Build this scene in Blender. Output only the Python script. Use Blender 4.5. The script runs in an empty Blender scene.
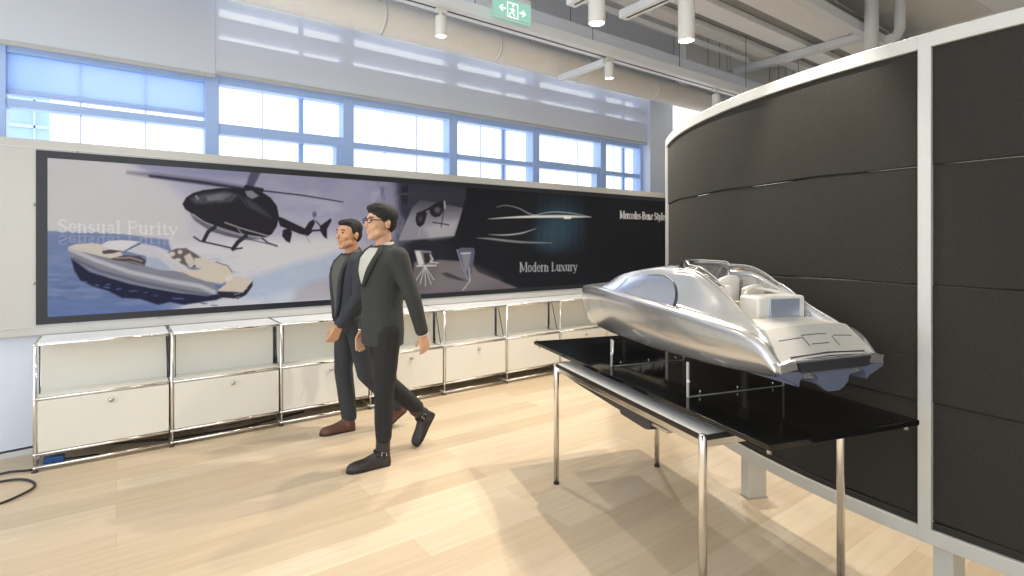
import bpy, bmesh, math, random
import numpy as np
from mathutils import Vector, Matrix
random.seed(7)
sc = bpy.context.scene
COL = sc.collection
PI = math.pi

# ------------------------------------------------------------------ materials
def srgb(r, g, b):
    f = lambda c: (c/255/12.92) if c/255 <= .04045 else ((c/255+.055)/1.055)**2.4
    return (f(r), f(g), f(b), 1.0)

def mat(name, col, rough=.5, metal=0., spec=.5, coat=0., noise=0., nscale=40., bump=0., alpha=1., trans=0., sheen=0.):
    m = bpy.data.materials.new(name); m.use_nodes = True
    nt = m.node_tree; b = nt.nodes['Principled BSDF']
    b.inputs['Base Color'].default_value = col
    b.inputs['Roughness'].default_value = rough
    b.inputs['Metallic'].default_value = metal
    b.inputs['Specular IOR Level'].default_value = spec
    b.inputs['Coat Weight'].default_value = coat
    b.inputs['Coat Roughness'].default_value = .06
    b.inputs['Transmission Weight'].default_value = trans
    b.inputs['Alpha'].default_value = alpha
    b.inputs['Sheen Weight'].default_value = sheen
    tc = nt.nodes.new('ShaderNodeTexCoord')
    n = nt.nodes.new('ShaderNodeTexNoise'); n.inputs['Scale'].default_value = nscale
    n.inputs['Detail'].default_value = 4
    nt.links.new(tc.outputs['Object'], n.inputs['Vector'])
    if noise:
        mx = nt.nodes.new('ShaderNodeMix'); mx.data_type = 'RGBA'
        mx.inputs['A'].default_value = tuple(c*(1-noise) for c in col[:3])+(1,)
        mx.inputs['B'].default_value = tuple(min(1, c*(1+noise)) for c in col[:3])+(1,)
        nt.links.new(n.outputs['Fac'], mx.inputs['Factor'])
        nt.links.new(mx.outputs['Result'], b.inputs['Base Color'])
    if bump:
        bp = nt.nodes.new('ShaderNodeBump'); bp.inputs['Strength'].default_value = bump
        bp.inputs['Distance'].default_value = .002
        nt.links.new(n.outputs['Fac'], bp.inputs['Height'])
        nt.links.new(bp.outputs['Normal'], b.inputs['Normal'])
    return m

def emis(name, col, strength):
    m = bpy.data.materials.new(name); m.use_nodes = True
    nt = m.node_tree; nt.nodes.clear()
    o = nt.nodes.new('ShaderNodeOutputMaterial'); e = nt.nodes.new('ShaderNodeEmission')
    e.inputs[0].default_value = col; e.inputs[1].default_value = strength
    nt.links.new(e.outputs[0], o.inputs[0]); return m

M = {}
M['wall'] = mat('white_wall_paint', srgb(226, 226, 222), .55, noise=.02, nscale=3)
M['panel'] = mat('white_panel_lacquer', srgb(197, 196, 192), .42, noise=.015, nscale=2)
M['wall_blue'] = mat('wall_daylight_tint', srgb(218, 226, 240), .5, noise=.02, nscale=3)  # bluish tint of leaking daylight put into the wall colour
M['ceil'] = mat('ceiling_paint', srgb(240, 240, 236), .8, noise=.04, nscale=6)
M['plank'] = mat('raft_plank_paint', srgb(246, 246, 246), .6, noise=.03, nscale=4)
M['beam'] = mat('white_steel_paint', srgb(225, 228, 232), .45, noise=.02, nscale=8)
M['duct'] = mat('white_duct_wrap', srgb(236, 233, 226), .6, noise=.05, nscale=9, bump=.4)
M['bulk'] = mat('grey_blue_board', srgb(222, 226, 236), .6, noise=.02, nscale=3)
M['slot'] = mat('black_slot', srgb(30, 30, 32), .5)
M['frame_blue'] = mat('window_frame_blue_flare', srgb(176, 202, 246), .4, noise=.02, nscale=5)  # blue flare of the backlit windows put into the frame colour
M['shade_bar'] = mat('grey_shade_bar', srgb(186, 186, 184), .5, noise=.03)
M['grey_gap'] = mat('grey_ceiling_backing', srgb(158, 160, 160), .7, noise=.08, nscale=12)
M['cab_top'] = mat('cabinet_top_lit_white', srgb(240, 243, 248), .25, noise=.01, nscale=2)  # whiter than the cabinet coat: bright light on the tops painted in
M['cab'] = mat('cream_white_powder_coat', srgb(228, 226, 217), .3, noise=.01, nscale=2)
M['chrome'] = mat('chrome', (.84, .82, .79, 1), .16, metal=1., noise=.02, nscale=20)
M['steel'] = mat('brushed_steel', (.6, .58, .55, 1), .28, metal=1., noise=.05, nscale=60)
M['dark'] = mat('dark_metal', srgb(48, 48, 52), .4, noise=.05)
M['black_border'] = mat('black_print_border', srgb(32, 34, 40), .35, noise=.05, nscale=10)
M['rubber'] = mat('black_rubber', srgb(28, 27, 27), .6, noise=.1)
M['blue_plastic'] = mat('blue_plastic', srgb(40, 84, 150), .4, noise=.2, nscale=30)
M['slab'] = mat('black_gloss_acrylic', (.006, .006, .006, 1), .05, spec=.55, noise=.02)
M['tabletop'] = mat('pale_grey_table_top', srgb(232, 232, 230), .24, spec=.7, noise=.02, nscale=8)
M['black_edge'] = mat('black_table_edge', srgb(24, 22, 20), .3, noise=.05)
M['felt'] = mat('black_acoustic_felt', srgb(50, 48, 44), .85, spec=.2, noise=.38, nscale=150, bump=.9)
M['alu'] = mat('matt_aluminium', srgb(196, 195, 189), .38, metal=.25, noise=.02, nscale=14)
M['boat'] = mat('silver_boat_lacquer', (.56, .555, .545, 1), .2, metal=.72, coat=.7, noise=.02, nscale=6)
M['boat_deck'] = mat('satin_silver_deck', (.70, .67, .62, 1), .36, metal=.35, noise=.02, nscale=6)
M['boat_glass'] = mat('grey_side_window', (.42, .45, .52, 1), .08, metal=.55, coat=1., noise=.02)
M['boat_dark'] = mat('dark_seam', srgb(52, 54, 60), .4, noise=.05)
M['boat_stern'] = mat('blue_grey_transom', srgb(104, 109, 130), .35, metal=.2, noise=.03)
M['seat_mat'] = mat('cream_seat', (.72, .69, .64, 1), .4, metal=.1, noise=.02)
M['sunpad'] = mat('silver_blue_seat_back', (.50, .56, .68, 1), .22, metal=.6, noise=.02)
M['cable'] = mat('black_cable', srgb(40, 38, 38), .45, noise=.05)
M['lampbody'] = mat('white_lamp_body', srgb(228, 227, 222), .35, noise=.02)
M['lens'] = emis('lamp_lens_glow', (1, .93, .82, 1), 14)
M['red'] = mat('red_plastic', srgb(190, 40, 50), .4, noise=.05)
M['exit_green'] = mat('exit_green', srgb(150, 200, 175), .3, noise=.02)
M['pipe'] = mat('grey_white_pipe', srgb(212, 215, 215), .5, noise=.03, nscale=8)

def glass_mat(name, tint, mixf, rough=0.02):
    m = bpy.data.materials.new(name); m.use_nodes = True
    nt = m.node_tree; nt.nodes.clear()
    o = nt.nodes.new('ShaderNodeOutputMaterial'); mx = nt.nodes.new('ShaderNodeMixShader')
    t = nt.nodes.new('ShaderNodeBsdfTransparent'); g = nt.nodes.new('ShaderNodeBsdfGlossy')
    t.inputs[0].default_value = tint; g.inputs[1].default_value = rough
    mx.inputs[0].default_value = mixf
    nt.links.new(t.outputs[0], mx.inputs[1]); nt.links.new(g.outputs[0], mx.inputs[2])
    nt.links.new(mx.outputs[0], o.inputs[0]); return m
M['glass'] = glass_mat('window_glass', (.97, .985, 1, 1), .04)
M['acrylic'] = glass_mat('clear_acrylic', (.93, .93, .93, 1), .06)
M['windscreen'] = glass_mat('smoked_windscreen', (.62, .58, .52, 1), .25, .1)

def film_mat(name, col, transp, translucent=.5):
    m = bpy.data.materials.new(name); m.use_nodes = True
    nt = m.node_tree; nt.nodes.clear()
    o = nt.nodes.new('ShaderNodeOutputMaterial')
    mx = nt.nodes.new('ShaderNodeMixShader'); m2 = nt.nodes.new('ShaderNodeMixShader')
    t = nt.nodes.new('ShaderNodeBsdfTransparent'); d = nt.nodes.new('ShaderNodeBsdfDiffuse'); tl = nt.nodes.new('ShaderNodeBsdfTranslucent')
    tc = nt.nodes.new('ShaderNodeTexCoord'); w = nt.nodes.new('ShaderNodeTexNoise')
    w.inputs['Scale'].default_value = 30
    mp = nt.nodes.new('ShaderNodeMapping'); mp.inputs['Scale'].default_value = (.02, 1, 3)
    nt.links.new(tc.outputs['Object'], mp.inputs[0]); nt.links.new(mp.outputs[0], w.inputs['Vector'])
    mc = nt.nodes.new('ShaderNodeMix'); mc.data_type = 'RGBA'
    mc.inputs['A'].default_value = tuple(c*.96 for c in col[:3])+(1,); mc.inputs['B'].default_value = col
    nt.links.new(w.outputs['Fac'], mc.inputs['Factor'])
    nt.links.new(mc.outputs['Result'], d.inputs[0]); tl.inputs[0].default_value = col
    m2.inputs[0].default_value = translucent
    nt.links.new(d.outputs[0], m2.inputs[1]); nt.links.new(tl.outputs[0], m2.inputs[2])
    mx.inputs[0].default_value = transp
    nt.links.new(m2.outputs[0], mx.inputs[1]); nt.links.new(t.outputs[0], mx.inputs[2])
    nt.links.new(mx.outputs[0], o.inputs[0]); return m
M['shade'] = film_mat('roller_shade_fabric', srgb(255, 252, 244), .20, .35)
M['film'] = film_mat('frosted_blue_film', srgb(200, 222, 248), .22, .6)

# oak plank floor
def floor_mat():
    m = bpy.data.materials.new('pale_oak_planks'); m.use_nodes = True
    nt = m.node_tree; b = nt.nodes['Principled BSDF']; L = nt.links.new
    tc = nt.nodes.new('ShaderNodeTexCoord')
    br = nt.nodes.new('ShaderNodeTexBrick')
    br.offset = .37; br.inputs['Scale'].default_value = 1; br.inputs['Brick Width'].default_value = 1.9
    br.inputs['Row Height'].default_value = .19; br.inputs['Mortar Size'].default_value = .0011
    br.inputs['Color1'].default_value = (0, 0, 0, 1); br.inputs['Color2'].default_value = (1, 1, 1, 1)
    br.inputs['Mortar'].default_value = (.5, .5, .5, 1); br.inputs['Bias'].default_value = 0
    L(tc.outputs['Object'], br.inputs['Vector'])
    ramp = nt.nodes.new('ShaderNodeValToRGB')
    e = ramp.color_ramp.elements
    e[0].position = 0; e[0].color = srgb(198, 179, 152)
    e[1].position = 1; e[1].color = srgb(215, 199, 175)
    k = ramp.color_ramp.elements.new(.5); k.color = srgb(207, 189, 163)
    L(br.outputs['Color'], ramp.inputs[0])
    mp = nt.nodes.new('ShaderNodeMapping'); mp.inputs['Scale'].default_value = (.7, 12, 1)
    L(tc.outputs['Object'], mp.inputs[0])
    n = nt.nodes.new('ShaderNodeTexNoise'); n.inputs['Scale'].default_value = 2.2; n.inputs['Detail'].default_value = 8
    n.inputs['Distortion'].default_value = .6
    L(mp.outputs[0], n.inputs['Vector'])
    r2 = nt.nodes.new('ShaderNodeValToRGB'); q = r2.color_ramp.elements
    q[0].position = .3; q[0].color = (.88, .85, .80, 1); q[1].position = .65; q[1].color = (1, 1, 1, 1)
    L(n.outputs['Fac'], r2.inputs[0])
    mul = nt.nodes.new('ShaderNodeMix'); mul.data_type = 'RGBA'; mul.blend_type = 'MULTIPLY'; mul.inputs['Factor'].default_value = .8
    L(ramp.outputs[0], mul.inputs['A']); L(r2.outputs[0], mul.inputs['B'])
    m3 = nt.nodes.new('ShaderNodeMix'); m3.data_type = 'RGBA'; m3.inputs['B'].default_value = srgb(165, 135, 100)
    L(mul.outputs['Result'], m3.inputs['A'])
    mf = nt.nodes.new('ShaderNodeMath'); mf.operation = 'MULTIPLY'; mf.inputs[1].default_value = .6
    L(br.outputs['Fac'], mf.inputs[0]); L(mf.outputs[0], m3.inputs['Factor'])
    L(m3.outputs['Result'], b.inputs['Base Color'])
    b.inputs['Roughness'].default_value = .38; b.inputs['Specular IOR Level'].default_value = .45
    return m
M['floor'] = floor_mat()

# ------------------------------------------------------------------ mesh collector
def frame_from(d):
    d = Vector(d).normalized()
    up = Vector((0, 0, 1)) if abs(d.z) < .95 else Vector((1, 0, 0))
    a = d.cross(up).normalized(); b = a.cross(d).normalized()
    return a, b

class MB:
    def __init__(s): s.v = []; s.f = []; s.sm = []
    def face(s, idx, smooth=False): s.f.append(idx); s.sm.append(smooth)
    def box(s, x0, x1, y0, y1, z0, z1, T=None):
        i = len(s.v)
        P = [(x, y, z) for z in (z0, z1) for x, y in ((x0, y0), (x1, y0), (x1, y1), (x0, y1))]
        if T: P = [T(p) for p in P]
        s.v += P
        for q in ((3, 2, 1, 0), (4, 5, 6, 7), (0, 1, 5, 4), (1, 2, 6, 5), (2, 3, 7, 6), (3, 0, 4, 7)):
            s.face([i+k for k in q])
        return s
    def tube(s, pts, r, n=12, closed=False, cap=True, sx=1., smooth=True):
        pts = [Vector(p) for p in pts]; m = len(pts)
        rs = r if isinstance(r, (list, tuple)) else [r]*m
        i0 = len(s.v); pa = None
        for k, p in enumerate(pts):
            if closed: d = pts[(k+1) % m]-pts[k-1]
            else: d = pts[min(k+1, m-1)]-pts[max(k-1, 0)]
            if d.length < 1e-9: d = Vector((0, 0, 1))
            d.normalize()
            if pa is None: a, b = frame_from(d)
            else:
                a = (pa - d*pa.dot(d)); a.normalize(); b = a.cross(d).normalized()
            pa = a
            for j in range(n):
                t = 2*PI*j/n
                s.v.append(tuple(p + (a*math.cos(t)*sx + b*math.sin(t))*rs[k]))
        for k in range(m if closed else m-1):
            k2 = (k+1) % m
            for j in range(n):
                j2 = (j+1) % n
                s.face([i0+k*n+j, i0+k*n+j2, i0+k2*n+j2, i0+k2*n+j], smooth)
        if cap and not closed:
            s.face([i0+j for j in range(n)][::-1]); s.face([i0+(m-1)*n+j for j in range(n)])
        return s
    def rings(s, rings, cap=True, smooth=True, closed=True):
        i0 = len(s.v); n = len(rings[0])
        for r in rings: s.v += [tuple(p) for p in r]
        for k in range(len(rings)-1):
            for j in range(n if closed else n-1):
                j2 = (j+1) % n
                s.face([i0+k*n+j, i0+k*n+j2, i0+(k+1)*n+j2, i0+(k+1)*n+j], smooth)
        if cap:
            s.face([i0+j for j in range(n)][::-1]); s.face([i0+(len(rings)-1)*n+j for j in range(n)])
        return s
    def ell(s, c, r, n=14, m=9, R=None):
        c = Vector(c); rr = []
        for k in range(m+1):
            ph = -PI/2+PI*k/m
            ph = max(-PI/2+.02, min(PI/2-.02, ph))
            ring = []
            for j in range(n):
                t = 2*PI*j/n
                p = Vector((r[0]*math.cos(ph)*math.cos(t), r[1]*math.cos(ph)*math.sin(t), r[2]*math.sin(ph)))
                if R: p = R @ p
                ring.append(c+p)
            rr.append(ring)
        return s.rings(rr)
    def lathe(s, prof, c=(0, 0, 0), n=24, R=None):
        c = Vector(c); rr = []
        for r, z in prof:
            ring = []
            for j in range(n):
                t = 2*PI*j/n; p = Vector((r*math.cos(t), r*math.sin(t), z))
                if R: p = R @ p
                ring.append(c+p)
            rr.append(ring)
        return s.rings(rr)
    def prism(s, poly, f0, f1):
        """poly: list of 2-D points; f0/f1 map a 2-D point to 3-D on the two faces"""
        i = len(s.v); n = len(poly)
        s.v += [tuple(f0(p)) for p in poly]+[tuple(f1(p)) for p in poly]
        s.face(list(range(i, i+n))[::-1]); s.face(list(range(i+n, i+2*n)))
        for k in range(n):
            k2 = (k+1) % n
            s.face([i+k, i+k2, i+n+k2, i+n+k])
        return s
    def build(s, name, m, parent=None, bevel=0, loc=None, seg=2):
        me = bpy.data.meshes.new(name)
        off = Vector(loc) if loc else Vector((0, 0, 0))
        if parent is not None:
            W = parent_world(parent).inverted()
            vv = [tuple(W @ Vector(p)) for p in s.v]
        else: vv = [tuple(Vector(p)-off) for p in s.v]
        me.from_pydata(vv, [], s.f)
        me.polygons.foreach_set('use_smooth', s.sm)
        bm = bmesh.new(); bm.from_mesh(me)
        bmesh.ops.recalc_face_normals(bm, faces=bm.faces[:]); bm.to_mesh(me); bm.free()
        me.materials.append(m)
        o = bpy.data.objects.new(name, me); COL.objects.link(o)
        if parent is not None: o.parent = parent
        elif loc: o.location = off
        if bevel:
            b = o.modifiers.new('bevel', 'BEVEL'); b.width = bevel; b.segments = seg; b.limit_method = 'ANGLE'; b.angle_limit = .6
        return o

def parent_world(p):
    Mx = Matrix.Identity(4)
    while p is not None:
        Mx = Matrix.LocRotScale(p.location, p.rotation_euler, p.scale) @ Mx
        p = p.parent
    return Mx

def tag(o, label=None, cat=None, group=None, kind=None):
    if label: o['label'] = label
    if cat: o['category'] = cat
    if group: o['group'] = group
    if kind: o['kind'] = kind
    return o
def thing(name, loc, label, cat, group=None, rz=0):
    o = bpy.data.objects.new(name, None); COL.objects.link(o)
    o.location = loc; o.rotation_euler = (0, 0, rz); o.empty_display_size = .1
    return tag(o, label, cat, group)
def struct(o): o['kind'] = 'structure'; return o
def rods(xs, y, z0, z1, parent, r=.0035):
    for x in xs: MB().tube([(x, y, z0), (x, y, z1)], r, 8).build('hanger_rod', M['dark'], parent)
def interp(x, xs, ys): return float(np.interp(x, xs, ys))
def smooth_interp(x, xs, ys):
    """monotone-ish cubic (Catmull) through the keys"""
    n = len(xs)
    if x <= xs[0]: return ys[0]
    if x >= xs[-1]: return ys[-1]
    k = 0
    while xs[k+1] < x: k += 1
    def slope(i):
        if i == 0: return (ys[1]-ys[0])/(xs[1]-xs[0])
        if i == n-1: return (ys[-1]-ys[-2])/(xs[-1]-xs[-2])
        a = (ys[i]-ys[i-1])/(xs[i]-xs[i-1]); b = (ys[i+1]-ys[i])/(xs[i+1]-xs[i])
        if a*b <= 0: return 0
        return 2*a*b/(a+b)
    h = xs[k+1]-xs[k]; t = (x-xs[k])/h
    m0, m1 = slope(k)*h, slope(k+1)*h
    return (2*t**3-3*t*t+1)*ys[k]+(t**3-2*t*t+t)*m0+(-2*t**3+3*t*t)*ys[k+1]+(t**3-t*t)*m1

# ------------------------------------------------------------------ camera
F_PX, HZN, TH, EYE = 539.44, 242.83, .6328, 1.4824
cam = bpy.data.cameras.new('camera'); co = bpy.data.objects.new('camera', cam); COL.objects.link(co)
co.location = (0, 0, EYE); co.rotation_euler = (PI/2, 0, -TH)
cam.sensor_width = 36; cam.lens = F_PX*36/1024; cam.shift_y = -(288-HZN)/1024
cam.clip_start = .05; cam.clip_end = 200
sc.camera = co
sc.view_settings.view_transform = 'Standard'; sc.view_settings.look = 'None'
sc.view_settings.gamma = 1; sc.view_settings.use_curve_mapping = False
sc.view_settings.exposure = 0.0
sc.cycles.use_denoising = True
sc.cycles.max_bounces = 8; sc.cycles.transparent_max_bounces = 16
sc.cycles.sample_clamp_indirect = 6
CS, SN = math.cos(TH), math.sin(TH)
def measure(u, v, y):
    """where the line of sight through a photo point meets the plane at depth y"""
    a = (u-512)/F_PX; b = (HZN-v)/F_PX
    t = y/(CS-a*SN)
    return (SN+a*CS)*t, EYE+b*t
# ================================================================== the room
fl = MB().box(-3, 11.5, -3, 5.9, -.08, 0).build('floor', M['floor']); struct(fl)
cl = MB().box(-3, 11.5, -3, 6.0, 4.62, 4.72).build('ceiling', M['ceil']); struct(cl)

# lower wall behind the cabinets, bluish daylight in its colour, and the thick white display panel above it
struct(MB().box(-3, 9.6, 5.06, 5.14, 0, .833).build('wall_lower', M['wall_blue']))
struct(MB().box(-3, 9.6, 5.0, 5.14, .835, 2.205).build('wall_display', M['panel'], bevel=.004))
struct(MB().box(-3, -.46, 5.045, 5.06, 0, .05).build('baseboard_back', M['pipe']))
struct(MB().box(-3, 9.6, 4.996, 5.0, 2.145, 2.152).box(-3, -.46, 4.996, 5.0, .892, .897).build('trim_1', M['pipe']))
# window wall behind
struct(MB().box(-3, 9.6, 5.42, 5.62, 0, 2.02).build('wall_back', M['wall_blue']))
struct(MB().box(-3, 9.6, 5.42, 5.62, 4.3, 4.62).build('wall_back_upper', M['wall']))
struct(MB().box(9.6, 9.75, -3, 6.0, 0, 4.62).build('wall_right', M['wall']))
struct(MB().box(.6, 11.5, -3.15, -3, 0, 2.5).box(2.0, 11.5, -3.15, -3, 2.5, 4.62).build('wall_light_block', M['wall']))  # unseen wall added to hold back daylight, stepped to darken the right side
struct(MB().box(6.46, 7.0, 5.30, 5.62, 2.02, 4.62).build('wall_pier', M['wall_blue']))

# windows: posts at the measured spacing
PX = [-1.95, -.715, .686, 1.918, 3.15, 4.381, 5.613, 6.46]
wi = 0
for k in range(len(PX)-1):
    wi += 1
    x0, x1 = PX[k]+.055, PX[k+1]-.055
    t = struct(thing('window_%d' % wi, ((x0+x1)/2, 5.5, 2.02), None, None))
    fr = MB()
    fr.box(PX[k]-.055, PX[k]+.055, 5.44, 5.60, 2.02, 4.3)          # post
    if k == len(PX)-2: fr.box(PX[k+1]-.055, PX[k+1]+.03, 5.44, 5.60, 2.02, 4.3)
    zb = 2.46 if k != 1 else 2.50
    fr.box(x0, x1, 5.45, 5.57, zb, zb+(.095 if k in (2, 5) else .06))
    fr.box(x0, x1, 5.45, 5.57, 2.905, 3.31)
    fr.box(x0, x1, 5.45, 5.57, 3.38, 3.51)
    if k < 2: fr.box(x0, x1, 5.46, 5.56, 3.2, 3.66)
    fr.box(x0, x1, 5.45, 5.57, 3.62, 3.68); fr.box(x0, x1, 5.45, 5.57, 4.2, 4.3); fr.box(x0, x1, 5.45, 5.57, 2.02, 2.08)
    if k in (1,):
        fr.box(x0, x1, 5.47, 5.55, 2.605, 2.635)
    if k in (2, 4, 6):
        w = (x1-x0); fr.box(x0+w*.64, x0+w*.64+.045, 5.56, 5.60, 2.02, 3.63)
    if k in (2, 5): fr.box(x1-.07, x1, 5.45, 5.57, 2.02, zb)
    fr.build('window_frame', M['frame_blue'], t, bevel=.004)
    MB().box(x0, x1, 5.515, 5.521, 2.06, 4.22).build('pane', M['glass'], t)
    for q in (1, 2): MB().box(x0+(x1-x0)*q/3-.004, x0+(x1-x0)*q/3+.004, 5.523, 5.532, 2.06, 4.22).build('glazing_bar', M['frame_blue'], t)
    if k == 1:
        MB().box(x0, x1, 5.505, 5.511, 2.635, 2.91).build('frosted_pane', M['film'], t)

# the two hanging roller shades
def shade(x0, x1, zt, zb, label):
    t = thing('roller_shade', ((x0+x1)/2, 5.35, zt), label, 'shade', 'roller shades over the windows')
    sf = MB(); sf.rings([[(x0, 5.35, zb+.02), (x1, 5.35, zb+.02)], [(x0, 5.35, zt), (x1, 5.35, zt)]], cap=False, closed=False, smooth=False); sf.build('shade_fabric', M['shade'], t)
    MB().box(x0, x1, 5.338, 5.362, zb, zb+.035).build('bottom_bar', M['shade_bar'], t, bevel=.005)
    MB().tube([(x0, 5.36, zt+.03), (x1, 5.36, zt+.03)], .045, 16).build('roller_tube', M['beam'], t)
    for x in (x0+.03, x1-.03): MB().box(x-.015, x+.015, 5.36, 5.445, zt+.01, zt+.05).build('bracket', M['beam'], t)
    return t
shade(-2.9, .700, 3.86, 2.925, 'long white roller shade lowered over the leftmost windows')
shade(.704, 6.44, 3.86, 2.955, 'see-through white roller shade above the helicopter and car pictures')

# building outside the left window
t = thing('office_building', (-3.4, 30, 0), 'pale blue glass office block outside the leftmost window', 'building')
MB().box(-6.2, -2.12, 28, 36, 0, 9.6).build('facade', mat('facade_glass', srgb(150, 180, 225), .15, metal=.3, noise=.3, nscale=.6), t)
g = MB()
for z in range(1, 9): g.box(-6.22, -2.1, 27.9, 28, z-.06, z+.06)
for q in range(5): g.box(-6.2+q*.9, -6.14+q*.9, 27.9, 28, 0, 8.3)
g.build('facade_grid', M['frame_blue'], t)

# ------------------------------------------------------------------ ceiling services
def tube_thing(name, pts, r, m, label, cat, n=24, group=None):
    o = MB().tube(pts, r, n).build(name, m); return tag(o, label, cat, group)
dt = thing('air_duct', (3.2, 4.83, 3.6), 'fat round white wrapped air duct running just inside the shades', 'duct')
MB().tube([(-2.9, 4.83, 3.60), (9.5, 4.83, 3.60)], .155, 32).build('duct_pipe', M['duct'], dt)
for k in range(9):
    x = -1.9+k*1.3; MB().tube([(x-.012, 4.83, 3.60), (x+.012, 4.83, 3.60)], .160, 32).build('duct_collar', M['beam'], dt)
rods([-1.5, 1.2, 3.8, 6.4, 9.0], 4.83, 3.75, 4.62, dt)
t = thing('cable_trunking', (3.3, 4.48, 3.72), 'flat pale blue-grey trunking between the air duct and the light track', 'trunking')
MB().box(-2.9, 9.5, 4.36, 4.60, 3.72, 3.90).build('trunking_body', M['bulk'], t, bevel=.01)
rods([-1.2, 1.5, 4.1, 6.7, 9.1], 4.48, 3.90, 4.62, t)
# bulkhead boards
for k, (a, b) in enumerate([(-2.9, 1.0), (1.0, 2.6), (2.6, 4.15), (4.15, 5.4), (5.4, 6.97)]):
    struct(MB().box(a+.006, b-.006, 5.16, 5.20, 3.66, 4.62).build('wall_board_%d' % (k+1), M['bulk']))
struct(MB().box(6.99, 9.6, 5.05, 5.2, 3.66, 4.62).build('wall_recess', M['ceil']))

# main light track along the wall
TZ = 3.44
def track(name, p0, p1, label, w=.11, h=.07):
    p0, p1 = Vector(p0), Vector(p1); d = (p1-p0); L = d.length; d.normalize(); s_ = Vector((-d.y, d.x, 0))
    T = lambda p: tuple(p0+d*p[0]+s_*p[1]+Vector((0, 0, p[2])))
    t = thing(name, tuple((p0+p1)/2), label, 'track')
    MB().box(0, L, -w/2, w/2, 0, h, T).build('rail', M['beam'], t, bevel=.006)
    MB().box(.05, L-.05, -.009, .009, -.003, .002, T).build('slot', M['slot'], t)
    n = max(2, int(L/1.3))
    for k in range(n):
        x = L*(k+.5)/n; b = T((x, 0, h)); rods([b[0]], b[1], b[2], 4.62, t)
    return t
track('light_track', (-2.5, 4.0, TZ), (9.0, 4.0, TZ), 'long white light track with a black slot parallel to the picture wall', .16, .10)
track('light_track', (3.69, 3.34, 3.50), (3.69, -.6, 3.50), 'white cross track carrying the large spotlight under the ribbed ceiling', .11, .07)
track('light_track', (3.13, 3.42, 3.50), (3.13, -.6, 3.50), 'white cross track right of the exit sign, cut off by the picture top', .11, .07)
track('light_track', (2.35, 2.2, 3.30), (2.35, -.6, 3.30), 'white cross track carrying the spotlight that lights the partition', .11, .07)
tag(MB().box(4.12, 4.19, 4.0, 4.72, 3.36, 3.42).build('support_beam', M['beam'], bevel=.005), 'small white cross arm carrying the middle spotlight under the track', 'beam')
t = thing('water_pipe', (3.3, 4.22, 3.6), 'slim white pipe running above the long light track', 'pipe')
MB().tube([(-2.9, 4.22, 3.60), (9.5, 4.22, 3.60)], .05, 16).build('pipe_run', M['duct'], t)
rods([-1.0, 1.7], 4.22, 3.65, 4.62, t)

# spotlights
def spot(x, y, zb, dia, h, label, power, aim=None, track_z=TZ, size=1.5, col=(1, .90, .76), real=True):
    t = thing('spotlight', (x, y, zb), label, 'spotlight', 'ceiling spotlights on the tracks')
    r = dia/2
    g = MB(); g.lathe([(r*.90, zb+.012), (r, zb), (r, zb+.004), (r, zb+h-.01), (r*.9, zb+h), (.01, zb+h)], (x, y, 0), 28)
    g.build('lamp_body', M['lampbody'], t)
    MB().lathe([(r*.86, zb+.006), (.001, zb+.006), (.001, zb+.012), (r*.86, zb+.012)], (x, y, 0), 28).build('lens', M['lens'], t)
    MB().tube([(x, y, zb+h-.002), (x, y, track_z)], .012, 10).build('stem', M['lampbody'], t)
    MB().box(x-.05, x+.05, y-.02, y+.02, track_z-.03, track_z).build('adapter', M['lampbody'], t, bevel=.004)
    l = bpy.data.lights.new('spot_light', 'SPOT'); l.energy = power; l.color = col
    l.spot_size = size; l.spot_blend = .7; l.shadow_soft_size = .022
    lo = bpy.data.objects.new('spot_light', l); COL.objects.link(lo)
    lo.location = (x, y, zb-.02)
    if aim: d = Vector(aim)-Vector(lo.location)
    else: d = Vector((0, 0, -1))
    lo.rotation_euler = d.to_track_quat('-Z', 'Y').to_euler()
    return t
WARM = (1, .88, .70)
spot(2.195, 4.0, 3.21, .095, .17, 'small lit white spotlight left of the exit sign', 75, (2.2, 3.2, 0), size=2.3)
spot(4.21, 4.0, 3.22, .095, .17, 'small lit white spotlight on the track right of the exit sign', 75, (3.7, 3.2, 0), size=2.3)
spot(6.15, 4.0, 3.20, .095, .17, 'small lit white spotlight just above the partition top edge', 75, (5.5, 3.4, 0), size=2.3)
spot(3.13, 3.11, 3.25, .135, .235, 'large lit white cylinder spotlight cut off by the picture top', 150, (2.7, 2.4, 0), 3.50, size=2.2)
spot(.2, 4.0, 3.21, .095, .17, 'added unseen wall-wash spotlight over the left end of the picture', 38, (.2, 3.4, 0), size=2.3)  # extra lamp out of view, added to brighten the banner and left side
spot(3.69, 2.665, 3.10, .13, .34, 'large lit white cylinder spotlight under the ribbed ceiling', 150, (3.0, 2.0, 0), 3.50, 2.0)
track('light_track', (2.98, 1.6, 3.30), (2.98, -.6, 3.30), 'white cross track directly above the partition edge', .11, .07)
spot(2.98, 1.0, 2.98, .125, .26, 'white spotlight hanging just behind the partition top', 110, (2.6, .9, 0), 3.30, 2.1)
spot(2.35, 1.35, 2.98, .125, .26, 'white spotlight in front of the partition above the boat', 70, (2.79, 1.22, 1.9), 3.30, .9)

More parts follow.
